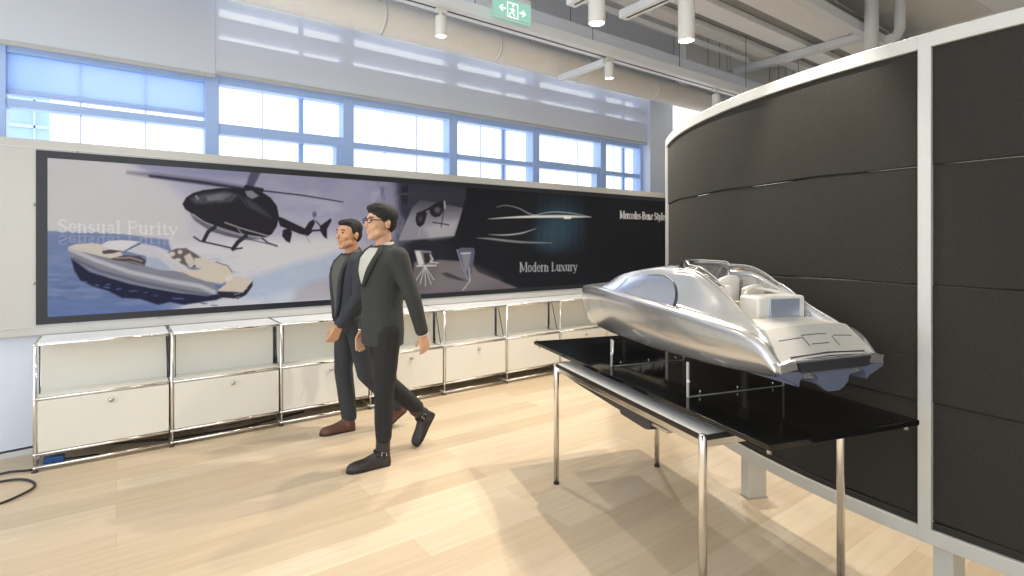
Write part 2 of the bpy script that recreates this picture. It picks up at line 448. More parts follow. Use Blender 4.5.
# exit sign
t = thing('exit_sign', (2.79, 3.8, 3.42), 'green and white exit sign with running figure and two arrows', 'sign')
MB().box(2.585, 2.99, 3.79, 3.81, 3.42, 3.60).build('sign_plate', emis('exit_glow', srgb(158, 208, 188), .8), t, bevel=.003)
g = MB(); g.box(2.60, 2.975, 3.785, 3.789, 3.428, 3.434); g.build('sign_edge', M['lampbody'], t)
W = emis('exit_white', srgb(235, 255, 245), .95)
g = MB(); zc = 3.505; yy = (3.784, 3.788)
def bar(x0, z0, x1, z1, w=.007):
    d = Vector((x1-x0, 0, z1-z0)); n = Vector((-d.z, 0, d.x)).normalized()*w
    P = [(x0+n.x, z0+n.z), (x1+n.x, z1+n.z), (x1-n.x, z1-n.z), (x0-n.x, z0-n.z)]
    g.prism(P, lambda p: (p[0], yy[0], p[1]), lambda p: (p[0], yy[1], p[1]))
xc = 2.785
for a in ((xc-.055, zc-.06, xc-.055, zc+.065), (xc+.055, zc-.06, xc+.055, zc+.065), (xc-.06, zc+.062, xc+.06, zc+.062), (xc-.06, zc-.06, xc+.06, zc-.06)): bar(*a, .005)
for sgn in (-1, 1):
    bar(xc+sgn*.075, zc, xc+sgn*.125, zc, .007); bar(xc+sgn*.105, zc+.026, xc+sgn*.14, zc, .007); bar(xc+sgn*.105, zc-.026, xc+sgn*.14, zc, .007)
bar(xc, zc+.02, xc-.006, zc-.012, .011); bar(xc-.004, zc-.01, xc+.022, zc-.045, .006); bar(xc-.006, zc-.012, xc-.03, zc-.03, .006); bar(xc-.03, zc-.03, xc-.035, zc-.052, .006)
bar(xc, zc+.02, xc-.03, zc+.005, .005); bar(xc, zc+.018, xc+.028, zc+.0, .005)
g.prism([(xc+.004+.012*math.cos(k*PI/5), zc+.043+.012*math.sin(k*PI/5)) for k in range(10)], lambda p: (p[0], yy[0], p[1]), lambda p: (p[0], yy[1], p[1]))
g.build('pictogram', W, t)
MB().box(2.60, 2.99, 3.785, 3.815, 3.60, 3.64).build('sign_housing', M['pipe'], t, bevel=.003)
rods([2.68, 2.90], 3.8, 3.64, 4.62, t, .006)

# ribbed ceiling raft: white planks with grey gaps, running along the room
rf = thing('ceiling_raft', (5.5, 3.5, 4.2), 'suspended ceiling raft of wide white planks with grey gaps', 'ceiling raft')
g = MB()
for (a, b) in [(4.05, 4.24), (3.60, 3.86), (2.90, 3.38)]:
    MB().box(2.2, 9.55, a, b, 4.20, 4.28).build('plank', M['plank'], rf, bevel=.008)
MB().box(2.2, 9.55, 2.84, 4.24, 4.285, 4.31).build('backing', M['grey_gap'], rf)
g = MB(); g.box(7.70, 7.84, 2.85, 4.7, 4.10, 4.19); g.build('cross_beam', M['beam'], rf, bevel=.005)
MB().box(2.2, 9.5, 2.80, 2.90, 4.08, 4.2).build('side_beam', M['beam'], rf, bevel=.005)
tag(MB().box(3.0, 7.4, 4.27, 4.31, 4.10, 4.16).build('light_bar', M['beam'], bevel=.004), 'thin pale blue bar along the raft edge below the boards', 'bar')
# pipes
tag(MB().tube([(7.62, 2.48, 4.62), (7.62, 2.48, 4.06), (7.60, 2.51, 3.98), (7.57, 2.54, 3.95), (7.52, 2.56, 3.94)], .06, 16).build('drain_pipe', M['pipe']), 'thick grey-white pipe bending down behind the partition top', 'pipe')
tag(MB().tube([(7.34, 2.68, 4.62), (7.34, 2.68, 3.7)], .075, 16).build('drain_pipe', M['pipe']), 'straight thick pale pipe left of the bent pipe', 'pipe')
tag(MB().box(5.2, 9.5, 1.2, 1.62, 3.95, 4.15).build('ceiling_beam', M['beam'], bevel=.01), 'broad white ceiling beam at the far right above the partition', 'beam')
for k, y in enumerate((4.50, 4.62)):
    t = thing('conduit', (8.2, y, 3.98+.03*k), ('lower' if k == 0 else 'upper')+' of two thin grey conduits in the recess right of the boards', 'conduit')
    MB().tube([(6.9, y, 3.98+.03*k), (9.5, y, 3.98+.03*k)], .014, 10).build('conduit_tube', M['pipe'], t); rods([7.2, 8.9], y, 3.99+.03*k, 4.62, t)
sp = thing('sprinkler', (7.35, 4.55, 4.0), 'small sprinkler with red bulb hanging in the ceiling recess', 'sprinkler')
MB().tube([(7.35, 4.55, 4.62), (7.35, 4.55, 4.02)], .014, 10).build('drop_pipe', M['pipe'], sp)
MB().ell((7.35, 4.55, 4.0), (.03, .03, .035)).build('bulb', M['red'], sp)

# ================================================================== cabinets
CX, CY, CD, CW = -.424, 4.6275, .35, .75
Zt, Zm, Zl, Zb = .82, .47, .112, .028
proto = None
labels = ['cream cabinet unit at the left end of the row', 'cream cabinet unit below the picture boat stern, second from the left end',
          'cream cabinet unit left of the walking men, third from the left end', 'cream cabinet unit mostly hidden behind the walking men',
          'cream cabinet unit just right of the walking men', 'cream cabinet unit below the pictured chairs',
          'cream cabinet unit behind the left corner of the black slab', 'cream cabinet unit under the model boat bow',
          'cream cabinet unit hidden behind the model boat, at the far right end of the row']
def cab_unit(x, last=False):
    t = thing('cabinet_unit', (x+CW/2, CY+CD/2, 0), '', 'cabinet', 'cream display cabinets in a row under the picture')
    r = .0105; y1 = CY+CD; xe = x+CW; xr = xe if last else xe-.019; ends = (x, xe) if last else (x,)
    g = MB()
    for xx in ends:
        for y in (CY, y1): g.tube([(xx, y, .022), (xx, y, Zt)], r, 12)
    for z in (Zb, Zl, Zm, Zt):
        for y in (CY, y1): g.tube([(x, y, z), (xr, y, z)], r, 12)
        for xx in ends: g.tube([(xx, CY, z), (xx, y1, z)], r, 12)
    for z in (Zb, Zl, Zm, Zt):
        for xx in ends:
            for y in (CY, y1): g.ell((xx, y, z), (.0135,)*3, 10, 6)
    g.build('tube_frame', M['chrome'], t)
    for xx in ends:
        for y in (CY, y1): MB().lathe([(.018, 0), (.018, .008), (.008, .012), (.008, .024)], (xx, y, 0), 12).build('foot', M['dark'], t)
    MB().box(x+.008, xe-.019, CY-.004, y1+.02, Zt-.004, Zt+.014).build('top_panel', M['cab_top'], t, bevel=.003)
    MB().box(x+.012, xe-.019, CY+.01, y1-.01, Zm-.002, Zm+.008).build('shelf', M['cab'], t)
    MB().box(x+.012, xe-.019, CY+.20, CY+.208, Zm+.008, Zt-.012).build('back_panel', M['cab'], t)
    MB().box(x+.012, xe-.019, y1-.006, y1+.002, Zl, Zm).build('rear_panel', M['cab'], t)
    MB().box(x+.012, xe-.019, CY, y1, Zl-.004, Zl+.004).build('bottom_panel', M['cab'], t)
    d = MB().box(x+.014, xe-.019, CY-.008, CY+.008, Zl+.012, Zm-.012).build('door', M['cab'], t, bevel=.004)
    R = Matrix.Rotation(PI/2, 3, 'X')
    kx, kz = x+CW/2+.02, Zm-.062
    k = MB(); k.lathe([(.001, 0), (.016, 0), (.016, .004), (.011, .008), (.010, .016), (.014, .02), (.014, .026), (.001, .027)], (kx, CY-.008, kz), 16, R)
    k.build('knob', M['steel'], d)
    MB().tube([(xe-.026, CY+.125, Zt-.012), (xe-.024, CY+.03, Zm+.03)], .0045, 8).build('strut', M['dark'], t)
    MB().tube([(x+.022, CY+.02, Zt-.012), (x+.022, CY+.02, Zm+.03)], .0035, 8).build('strut', M['dark'], t)
    return t
def copy_tree(o, parent=None, loc=None):
    c = o.copy(); COL.objects.link(c)
    if parent is not None: c.parent = parent
    if loc is not None: c.location = loc
    for ch in list(o.children): copy_tree(ch, c)
    return c
proto = cab_unit(CX)
proto['label'] = labels[0]
for k in range(1, 8):
    c = copy_tree(proto, None, (CX+CW*k+CW/2, CY+CD/2, 0)); c['label'] = labels[k]
cab_unit(CX+CW*8, True)['label'] = labels[8]

# cables and bits by the left end
def loop(cx, cy, rx, ry, a0, a1, n=28, z=.008):
    return [(cx+rx*math.cos(a0+(a1-a0)*k/n), cy+ry*math.sin(a0+(a1-a0)*k/n), z+.004*math.sin(k*.7)) for k in range(n+1)]
tag(MB().tube(loop(-.62, 4.36, .22, .20, -2.6, 2.3), .0075, 8).build('power_cable', M['cable']), 'black cable looping over the floor beside the cabinet row', 'cable')
tag(MB().tube([(-1.1, 4.62, .008), (-.8, 4.68, .01), (-.55, 4.70, .012), (-.46, 4.66, .012), (-.43, 4.66, .012)], .0075, 8).build('power_cable', M['cable']), 'black cable running flat into the base of the left cabinet', 'cable')
tag(MB().tube([(-1.1, 4.78, .03), (-.85, 4.80, .07), (-.6, 4.80, .115), (-.45, 4.80, .12), (-.3, 4.80, .10), (0, 4.78, .05), (.3, 4.78, .012), (.8, 4.74, .012), (1.3, 4.8, .03)], .0075, 8).build('power_cable', M['cable']), 'black cable rising behind the left cabinet post and along the base', 'cable')
t = thing('power_adapter', (-.33, 4.72, .012), 'small blue adapter box under the leftmost cabinet', 'adapter')
MB().box(-.39, -.28, 4.68, 4.74, .005, .062).build('adapter_case', M['blue_plastic'], t, bevel=.008)
MB().tube([(-.28, 4.71, .03), (-.2, 4.72, .02), (-.1, 4.74, .008)], .005, 8).build('lead', M['cable'], t)
# ================================================================== the printed picture wall banner
BX0, BX1, BZ0, BZ1, BY = -.452, 6.95, .910, 2.131, 4.988
def make_banner():
    t = thing('banner', ((BX0+BX1)/2, BY, BZ0), 'long printed banner with helicopter, boat, sunglasses and car outline in a black border', 'banner')
    MB().box(BX0, BX1, BY+.002, 4.998, BZ0, BZ1).build('border', M['black_border'], t)
    ix0, ix1, iz0, iz1 = BX0+.062, BX1-.05, BZ0+.05, BZ1-.052
    st = .0052
    nx = int((ix1-ix0)/st); nz = int((iz1-iz0)/st)
    X = np.linspace(ix0, ix1, nx); Z = np.linspace(iz0, iz1, nz)
    XX, ZZ = np.meshgrid(X, Z)
    # artwork coordinates (plane homography): u to the right, v downward
    D_ = XX*SN+BY*CS; U = 512+F_PX*(XX*CS-BY*SN)/D_; V = HZN-F_PX*(ZZ-EYE)/D_
    img = np.zeros((nz, nx, 3))
    rng = np.random.RandomState(3)
    def vnoise(sx, sy, seed=0, oct=4):
        out = np.zeros_like(U); amp = 1; tot = 0
        for o in range(oct):
            r = np.random.RandomState(seed+o); G = r.rand(80, 400)
            a = (U/sx*2**o) % 399; b = (V/sy*2**o) % 79
            i, j = a.astype(int), b.astype(int); fa, fb = a-i, b-j
            fa = fa*fa*(3-2*fa); fb = fb*fb*(3-2*fb)
            i2, j2 = (i+1) % 400, (j+1) % 80
            out += amp*((G[j, i]*(1-fa)+G[j, i2]*fa)*(1-fb)+(G[j2, i]*(1-fa)+G[j2, i2]*fa)*fb)
            tot += amp; amp *= .5
        return out/tot
    def blend(mask, col):
        c = np.array(col, float)
        img[:] = img*(1-mask[..., None])+c*mask[..., None]
    def sstep(a, b, x):
        t_ = np.clip((x-a)/(b-a), 0, 1); return t_*t_*(3-2*t_)
    def win(x0, x1, y0, y1):
        ii = np.where((U[0] > x0) & (U[0] < x1))[0]
        return slice(0, nz), slice(ii[0], ii[-1]+1) if len(ii) else slice(0, 0)
    def poly(pts, col, alpha=1., soft=.5, tex=0, seed=0):
        px = [p[0] for p in pts]; py = [p[1] for p in pts]
        w = win(min(px)-soft-2, max(px)+soft+2, 0, 0)
        u, v = U[w], V[w]
        if u.size == 0: return
        d = np.full(u.shape, 1e9); inside = np.zeros(u.shape, bool)
        n = len(pts)
        for k in range(n):
            (x0, y0), (x1, y1) = pts[k], pts[(k+1) % n]
            ex, ey = x1-x0, y1-y0; L = ex*ex+ey*ey+1e-9
            tt = np.clip(((u-x0)*ex+(v-y0)*ey)/L, 0, 1)
            d = np.minimum(d, np.hypot(u-x0-tt*ex, v-y0-tt*ey))
            c = ((y0 > v) != (y1 > v)) & (u < (x1-x0)*(v-y0)/((y1-y0) if abs(y1-y0) > 1e-9 else 1e-9)+x0)
            inside ^= c
        sd = np.where(inside, -d, d)
        m = np.clip(.5-sd/(2*soft), 0, 1)*alpha
        if tex: m = m*(1-tex+tex*vnoise(6, 5, seed)[w]*2).clip(0, 1)
        c = np.array(col, float)
        img[w] = img[w]*(1-m[..., None])+c*m[..., None]
    def line(pts, wd, col, alpha=1., soft=.45, curve=False):
        wds = wd if isinstance(wd, (list, tuple)) else [wd]*len(pts)
        if curve:
            P_ = [Vector((a_, b_, c_)) for (a_, b_), c_ in zip(pts, wds)]; o_ = []
            for k in range(len(P_)-1):
                p0, p1, p2, p3 = P_[max(k-1, 0)], P_[k], P_[k+1], P_[min(k+2, len(P_)-1)]
                for q in range(6):
                    t_ = q/6; o_.append(.5*((2*p1)+(p2-p0)*t_+(2*p0-5*p1+4*p2-p3)*t_*t_+(3*p1-p0-3*p2+p3)*t_**3))
            o_.append(P_[-1]); pts = [(p.x, p.y) for p in o_]; wds = [max(p.z, .1) for p in o_]
        px = [p[0] for p in pts]
        mw = max(wds)
        w = win(min(px)-mw-soft-2, max(px)+mw+soft+2, 0, 0)
        u, v = U[w], V[w]
        if u.size == 0: return
        m = np.zeros(u.shape)
        for k in range(len(pts)-1):
            (x0, y0), (x1, y1) = pts[k], pts[k+1]
            ex, ey = x1-x0, y1-y0; L = ex*ex+ey*ey+1e-9
            tt = np.clip(((u-x0)*ex+(v-y0)*ey)/L, 0, 1)
            d = np.hypot(u-x0-tt*ex, v-y0-tt*ey)
            ww = wds[k]*(1-tt)+wds[k+1]*tt
            m = np.maximum(m, np.clip((ww/2-d)/(2*soft)+.5, 0, 1)*np.clip(ww/.6, 0, 1))
        m *= alpha; c = np.array(col, float)
        img[w] = img[w]*(1-m[..., None])+c*m[..., None]
    def ell(cx, cy, rx, ry, col, alpha=1., soft=.1, rot=0):
        c_, s_ = math.cos(rot), math.sin(rot)
        a = (U-cx)*c_+(V-cy)*s_; b = -(U-cx)*s_+(V-cy)*c_
        r = np.hypot(a/rx, b/ry); m = np.clip((1-r)/soft, 0, 1)
        m = m*m*(3-2*m)*alpha
        blend(m, col)
    # --- base : sky on the left, black on the right
    sky = np.array([196, 195, 212.]); img[:] = sky
    n1 = vnoise(60, 26, 1)
    m = sstep(110, 200, U+(V-160)*-1.1)*(1-sstep(200, 262, V)); blend(m*.85, (160, 161, 194))
    blend((1-sstep(45, 150, U))*.5, (205, 206, 208))
    blend(np.clip((n1-.5)*3, 0, 1)*sstep(200, 300, U)*.7, (214, 214, 228))
    blend(np.clip((.45-vnoise(40, 30, 9))*3, 0, 1)*sstep(230, 340, U)*(1-sstep(215, 240, V))*.6, (140, 142, 180))
    poly([(113, 156), (185, 163), (250, 170), (250, 178), (190, 176), (150, 172)], (146, 148, 184), .8, 3)
    poly([(100, 150), (30, 150), (30, 238), (190, 238), (185, 200), (168, 185), (140, 171)], (208, 208, 212), .75, 5)
    # snow / bright horizon on the right of the boat
    poly([(165, 243), (240, 240), (345, 236), (350, 310), (170, 310)], (218, 219, 226), .95, 6)
    poly([(250, 277), (300, 262), (345, 250), (348, 306), (205, 312), (235, 295)], (176, 192, 220), .9, 4, .35, 4)
    poly([(280, 292), (320, 284), (348, 276), (348, 306), (235, 308)], (206, 212, 226), .8, 4, .5, 6)
    poly([(296, 290), (312, 281), (330, 278), (345, 282), (345, 300), (292, 303)], (170, 160, 170), .55, 4)
    # sea on the left
    poly([(40, 231), (110, 233), (168, 240), (175, 262), (248, 285), (232, 298), (214, 303), (150, 320), (40, 330)], (118, 134, 176), 1, 1.2)
    mm = (V > 231)*(1-sstep(225, 252, U)); tx = vnoise(18, 3.5, 21)
    blend(np.clip((tx-.5)*4, 0, 1)*mm*.35*sstep(232, 262, V), (150, 166, 205))
    blend(np.clip((.5-tx)*4, 0, 1)*mm*.45*sstep(240, 300, V), (72, 94, 150))
    poly([(40, 231), (110, 233), (168, 240), (168, 243), (110, 237), (40, 235)], (128, 142, 180), .8, 1)
    poly([(150, 316), (190, 300), (232, 296), (262, 300), (262, 316)], (214, 214, 222), .9, 3, .3, 12)
    poly([(40, 302), (90, 299), (120, 304), (150, 306), (180, 306), (150, 322), (40, 330)], (104, 126, 176), .8, 3)
    # boat shadow on the water
    poly([(71, 258), (90, 272), (130, 284), (180, 293), (228, 295), (216, 300), (196, 303), (184, 305), (170, 302), (158, 305), (140, 299), (122, 298), (108, 291), (92, 286), (80, 280), (74, 270)], (36, 40, 66), 1, .9)
    for k in range(24):
        a = rng.uniform(78, 215); b = 281+(a-78)*.17+rng.uniform(-2, 3)
        line([(a, b), (a+rng.uniform(2, 6), b+rng.uniform(-.4, .8))], rng.uniform(.8, 1.8), (40, 46, 78) if k % 2 else (90, 108, 158), .8)
    # boat picture
    hull = [(67.5, 247), (74, 246), (100, 255), (140, 266), (180, 272), (205, 276), (214, 282), (217.5, 294), (206, 296), (180, 293), (150, 288), (110, 278), (84, 267), (72, 257)]
    poly(hull, (138, 140, 156), 1, .5)
    line([(70, 249), (95, 260), (130, 272), (170, 281), (200, 286), (214, 292)], 4.2, (196, 197, 208), .9, 1)
    line([(74, 259), (100, 271), (140, 282), (180, 290), (208, 295)], 3, (98, 100, 120), .8, 1)
    poly([(68, 247), (76, 244), (92, 243), (100, 244), (120, 251), (128, 262), (100, 256), (76, 250)], (212, 205, 196), 1, .5)
    poly([(101, 245), (108, 241), (122, 240), (140, 241.5), (132, 246), (124, 251), (112, 250)], (222, 221, 228), 1, .5)
    poly([(102, 251), (110, 249.5), (122, 251), (112, 253.5), (103, 254)], (70, 66, 74), .9, .5)
    poly([(126, 251), (142, 243.5), (156, 246), (172, 252), (180, 262), (198, 276), (170, 270), (148, 262), (146, 256)], (204, 205, 216), 1, .6)
    line([(124, 251.5), (140, 243.8)], .8, (90, 90, 105), .9)
    poly([(110, 259), (124, 255), (140, 256), (147, 261), (144, 266), (124, 262)], (84, 78, 84), 1, .6)
    line([(116, 258), (130, 257.5), (142, 261)], 1.2, (180, 172, 168), .9)
    line([(118, 262), (132, 262), (143, 265)], 1, (160, 155, 155), .9)
    poly([(147, 257), (158, 258), (168, 266), (172, 271), (160, 270), (145, 266)], (176, 186, 208), 1, .6)
    line([(158, 250), (172, 258), (190, 272), (208, 280)], 2.4, (214, 215, 224), .9, .8)
    poly([(168, 252), (176, 248.5), (186, 248), (196, 254), (206, 262), (194, 268), (182, 264), (172, 258)], (96, 88, 88), .9, .8)
    for q in ((172, 254, 4, 3), (180, 252, 3, 2.5), (178, 260, 4, 2.4)): ell(*q, (222, 214, 204), .9, .4)
    poly([(184, 256), (190, 253), (193, 258), (196, 264), (190, 268), (186, 262)], (206, 198, 190), 1, .6)
    poly([(194, 258), (206, 258), (215, 262), (216, 266), (206, 269), (196, 267)], (214, 205, 196), 1, .6)
    line([(196, 268), (207, 270), (216, 267)], 1, (120, 108, 108), .8)
    poly([(176, 268), (196, 270), (218, 264), (230, 268), (233, 276), (222, 284), (206, 281), (190, 276)], (216, 206, 192), 1, .7)
    line([(216, 262), (228, 266), (232, 272)], 1.3, (120, 112, 116), .8)
    poly([(225, 277), (231, 275), (233, 280), (226, 283)], (226, 220, 212), 1, .5)
    poly([(217, 291), (228, 282), (236, 276), (250, 278), (253, 281), (243, 292), (220, 291)], (214, 203, 188), 1, .5)
    poly([(217.5, 291.5), (243, 292.5), (252.5, 281), (252.5, 286), (246, 295), (238, 299), (219, 297)], (48, 44, 54), 1, .5)
    for k in range(16):
        a = rng.uniform(232, 262); b = rng.uniform(266, 300)
        line([(a, b), (a+rng.uniform(2, 8), b-rng.uniform(0, 2))], rng.uniform(.7, 1.6), (196, 208, 228), .7, .8)
    # --- helicopter
    bk = (42, 41, 50)
    line([(128, 172.5), (160, 176), (205, 182), (246, 188.5)], [2, 5, 5, 3], (70, 70, 92), .6, 2.2)
    line([(150, 176), (205, 183), (246, 189)], [2.5, 3, 2], (44, 44, 60), .85, .8)
    line([(249, 188), (253, 178), (258, 168)], [7, 9, 9], (82, 82, 108), .9, 1.2)
    line([(252, 189.5), (300, 195), (343, 202)], [1.6, 1.5, 1.2], (60, 60, 76), .95, .4)
    line([(246, 187), (262, 190)], 4, bk, .95)
    body = [(182.5, 204), (186, 197.5), (193, 193), (203, 190), (220, 188), (236, 188), (252, 189), (262, 192), (271, 198), (277, 206), (279, 216), (277, 226), (272, 234), (266, 237.5), (255, 236), (240, 233.5), (222, 228), (205, 222), (192, 214), (185, 209)]
    poly(body, bk, 1, .5)
    poly([(190, 214), (205, 222), (222, 228.5), (240, 234), (255, 237), (262, 239), (246, 240), (226, 236), (207, 229), (195, 221)], (96, 96, 112), .9, .8)
    line([(193, 214), (204, 222), (222, 230), (244, 236)], .9, (190, 190, 200), .8)
    poly([(190, 198), (203, 194), (226, 191), (240, 195), (233, 202), (214, 203), (195, 204)], (96, 98, 112), .7, 1.6, .6, 31)
    poly([(206, 196), (222, 193), (232, 194), (222, 200), (208, 201)], (138, 140, 150), .7, 1.2, .6, 33)
    poly([(238, 194), (250, 200), (262, 208), (272, 218), (262, 214), (246, 206)], (84, 84, 98), .7, 1.6, .6, 35)
    line([(232, 202), (240, 193.5), (248, 205)], .9, (30, 30, 38), .9)
    poly([(245, 191), (252, 190.5), (259, 196), (252, 199), (247, 196)], (150, 152, 168), .9, .7)
    line([(196, 196), (198, 199)], 2, (160, 162, 170), .8)
    line([(225, 222.5), (240, 228), (268, 236)], 1.4, (168, 166, 166), .9)
    line([(238, 229), (243, 235), (264, 239)], 1.2, (150, 150, 152), .9)
    line([(215, 227), (208, 232), (204, 240)], 3.8, (48, 48, 56), 1, .5)
    line([(246, 236), (238, 242), (233, 249)], 4, (48, 48, 56), 1, .5)
    line([(194, 237), (200, 241), (236, 249), (242, 248)], 1.6, (50, 50, 58), 1, .4)
    line([(210, 231), (240, 238)], 1, (90, 90, 104), .9); line([(262, 238), (268, 243), (277, 246)], 1.6, (60, 60, 68), 1, .4)
    line([(243, 238), (276, 245.5)], 1, (84, 84, 96), .9)
    poly([(277, 216), (283, 218), (306, 229), (312, 232), (308, 236), (300, 234), (280, 226)], bk, 1, .5)
    poly([(283, 230), (290, 228), (292, 233), (290, 243), (286, 241), (282, 236)], bk, 1, .5)
    poly([(304, 230), (309, 222), (314, 219), (315, 223), (311, 231), (308, 235)], bk, 1, .5)
    line([(308, 231), (322, 230)], 1.8, bk, 1); line([(316, 221), (322, 228)], 1.2, bk, 1)
    ell(314.5, 214.5, 3, 4.5, (90, 92, 110), .8, .6)
    line([(312, 220), (320, 217), (330, 215)], .8, (150, 152, 170), .7)
    poly([(320, 226), (331, 218), (331.5, 221), (327, 229), (327, 239), (324, 237), (320, 231)], bk, 1, .5)
    line([(305, 234), (310, 243)], .7, (130, 130, 145), .8)
    # --- dark half and abstract folds
    blend(sstep(352, 402, U+(V-200)*.15)*.55*(V < 300), (120, 122, 156))
    blend(sstep(384, 412, U), (40, 42, 54))
    blend(sstep(440, 462, U), (32, 34, 42))
    fold = vnoise(7, 16, 50); mk = sstep(362, 380, U)*(1-sstep(412, 428, U))*(1-sstep(236, 246, V))
    blend(np.clip((fold-.45)*4, 0, 1)*mk*.65, (150, 152, 184))
    blend(np.clip((.45-fold)*4, 0, 1)*mk*.7, (52, 54, 84))
    poly([(402, 186), (414, 186), (418, 200), (414, 218), (408, 222), (401, 214), (400, 198)], (34, 36, 50), .8, 2)
    for k in range(7): line([(403+k*2.2, 204), (402+k*2.4, 228)], .8, (110, 114, 140), .5, .7)
    poly([(372, 192), (380, 190), (384, 214), (376, 222), (370, 210)], (178, 180, 208), .6, 2)
    line([(402, 194), (415, 194)], 2, (96, 98, 112), .7, .8)
    # tilted card with sunglasses
    card = [(398, 241), (412, 208), (420, 200), (440, 203), (464, 208), (454, 236), (430, 239)]
    poly(card, (150, 150, 166), 1, .7)
    a = (1-sstep(196, 226, V))*(U > 408)*(U < 466); blend(a*.85, (62, 64, 80))
    poly([(400, 240), (405, 222), (420, 214), (420, 238)], (140, 142, 160), .5, 3)
    poly([(424, 228), (440, 222), (458, 220), (454, 236), (430, 239)], (182, 182, 192), .8, 3)
    line([(398, 241), (454, 236.5)], .8, (90, 92, 104), .8)
    poly([(465, 200), (470, 200), (470, 244), (440, 244), (455, 236.5)], (32, 34, 42), 1, .4)
    bl = (38, 36, 46)
    poly([(416, 216), (420, 212.5), (425, 211), (427, 213), (426, 218), (424, 224), (420, 227), (417, 225), (415.5, 220)], bl, 1, .5)
    poly([(429, 208), (434, 205), (441, 202), (444, 204), (443, 211), (440, 216), (435, 217.5), (431, 215), (429.5, 211)], bl, 1, .5)
    ell(420.5, 219, 3.5, 5, (96, 92, 104), .7, .9, .3); ell(437.5, 210, 5, 5, (120, 118, 128), .8, .9)
    line([(417, 214), (424, 211), (430, 208), (436, 204), (443, 201.5)], 1.8, bl, 1)
    line([(444, 203), (443, 215), (441, 227)], .9, (50, 48, 56), .9); line([(433, 222.5), (441, 223.5), (449, 225)], 1.1, (44, 42, 50), .95)
    line([(444.5, 201.5), (445, 208)], 1.6, (190, 190, 196), .9)
    line([(420, 229), (419, 236)], 1.2, (180, 180, 190), .5, .8)
    # floor and chairs
    poly([(412, 300), (414, 262), (440, 260), (470, 262), (478, 272), (522, 289.5), (470, 296)], (112, 107, 116), 1, .8)
    poly([(440, 262), (470, 264), (500, 280), (470, 290), (430, 292)], (136, 130, 138), .5, 5)
    lt = (206, 206, 214)
    poly([(414.5, 250), (419, 250), (431, 251), (432, 256), (434, 262), (430, 266), (418, 266)], (130, 130, 140), 1, .6)
    poly([(415, 251), (420, 251), (424, 264), (419, 266)], (214, 214, 222), 1, .6); poly([(423, 253), (430, 253), (430, 262), (425, 264)], (50, 50, 58), 1, .6)
    line([(430, 255), (433, 259), (430, 262), (438, 263)], 1.2, lt, .9); line([(417, 266), (436, 265.5)], 1.6, lt, .95)
    for (a, b) in ((415, 282), (425.5, 286), (434, 280), (420, 284), (431, 284)): line([(425, 266), (a, b)], .9, lt, .9, .35)
    poly([(457, 250), (461, 247.5), (474, 248), (475, 252), (472, 272), (468, 280), (463, 270)], (96, 100, 122), 1, .6)
    poly([(461, 252), (471, 252), (469, 266), (465, 274)], (140, 142, 158), .9, 1)
    line([(461, 253.5), (470, 253)], 1.2, (214, 218, 228), 1)
    line([(457, 250), (463, 269), (469, 281)], 1.1, (150, 156, 180), .9); line([(469, 268), (470, 281), (463, 290)], 1.4, (196, 194, 200), .7)
    poly([(441, 273.5), (447, 272.5), (458, 277), (468, 281), (460, 280.5), (447, 277)], (66, 62, 72), .9, .8)
    # --- car outline with blue glow
    ell(560, 225, 34, 38, (52, 82, 104), .85, .9); ell(548, 238, 26, 22, (62, 92, 112), .5, .9)
    for k in range(8): line([(540+k*6, 194), (540+k*6+rng.uniform(-2, 2), 250)], 3, (60, 90, 112), .22, 2)
    line([(497, 207), (506, 205.5), (518, 208), (530, 214), (542, 217)], [.8, 1, 1.2, 1.6, 1.8], (150, 156, 164), .9, .5, True)
    line([(488, 219), (510, 217.5), (540, 216.5), (570, 216.5), (591, 217)], [.4, 1.6, 2.6, 2.6, .6], (232, 236, 240), 1, .6, True)
    line([(530, 216), (552, 212), (574, 213.5), (590, 217)], [.4, 1, .9, .5], (190, 206, 214), .9, .5, True)
    line([(565, 217.5), (570, 217.5)], 3, (255, 255, 255), 1)
    line([(489, 234.5), (505, 235), (522, 233), (536, 228.5)], [.5, 1.4, 1.5, .5], (190, 198, 206), .9, .5, True)
    line([(477, 238), (492, 239), (520, 242), (552, 243)], [.5, 2.0, 2.2, .6], (150, 158, 166), .9, .7, True)
    # ---------------------------------------------------------------- lettering
    T_, h_ = .15, .065
    def arc(cx, cy, rx, ry, a0, a1, n=12):
        return [(cx+rx*math.cos(math.radians(a0+(a1-a0)*k/n)), cy+ry*math.sin(math.radians(a0+(a1-a0)*k/n))) for k in range(n+1)]
    X_ = .68
    def stem(x, y0, y1, s0=1, s1=1):
        o = [([(x, y0), (x, y1)], T_)]
        if s0: o.append(([(x-.12, y0+.02), (x+.12, y0+.02)], h_))
        if s1: o.append(([(x-.12, y1-.02), (x+.03, y1-.02)], h_))
        return o
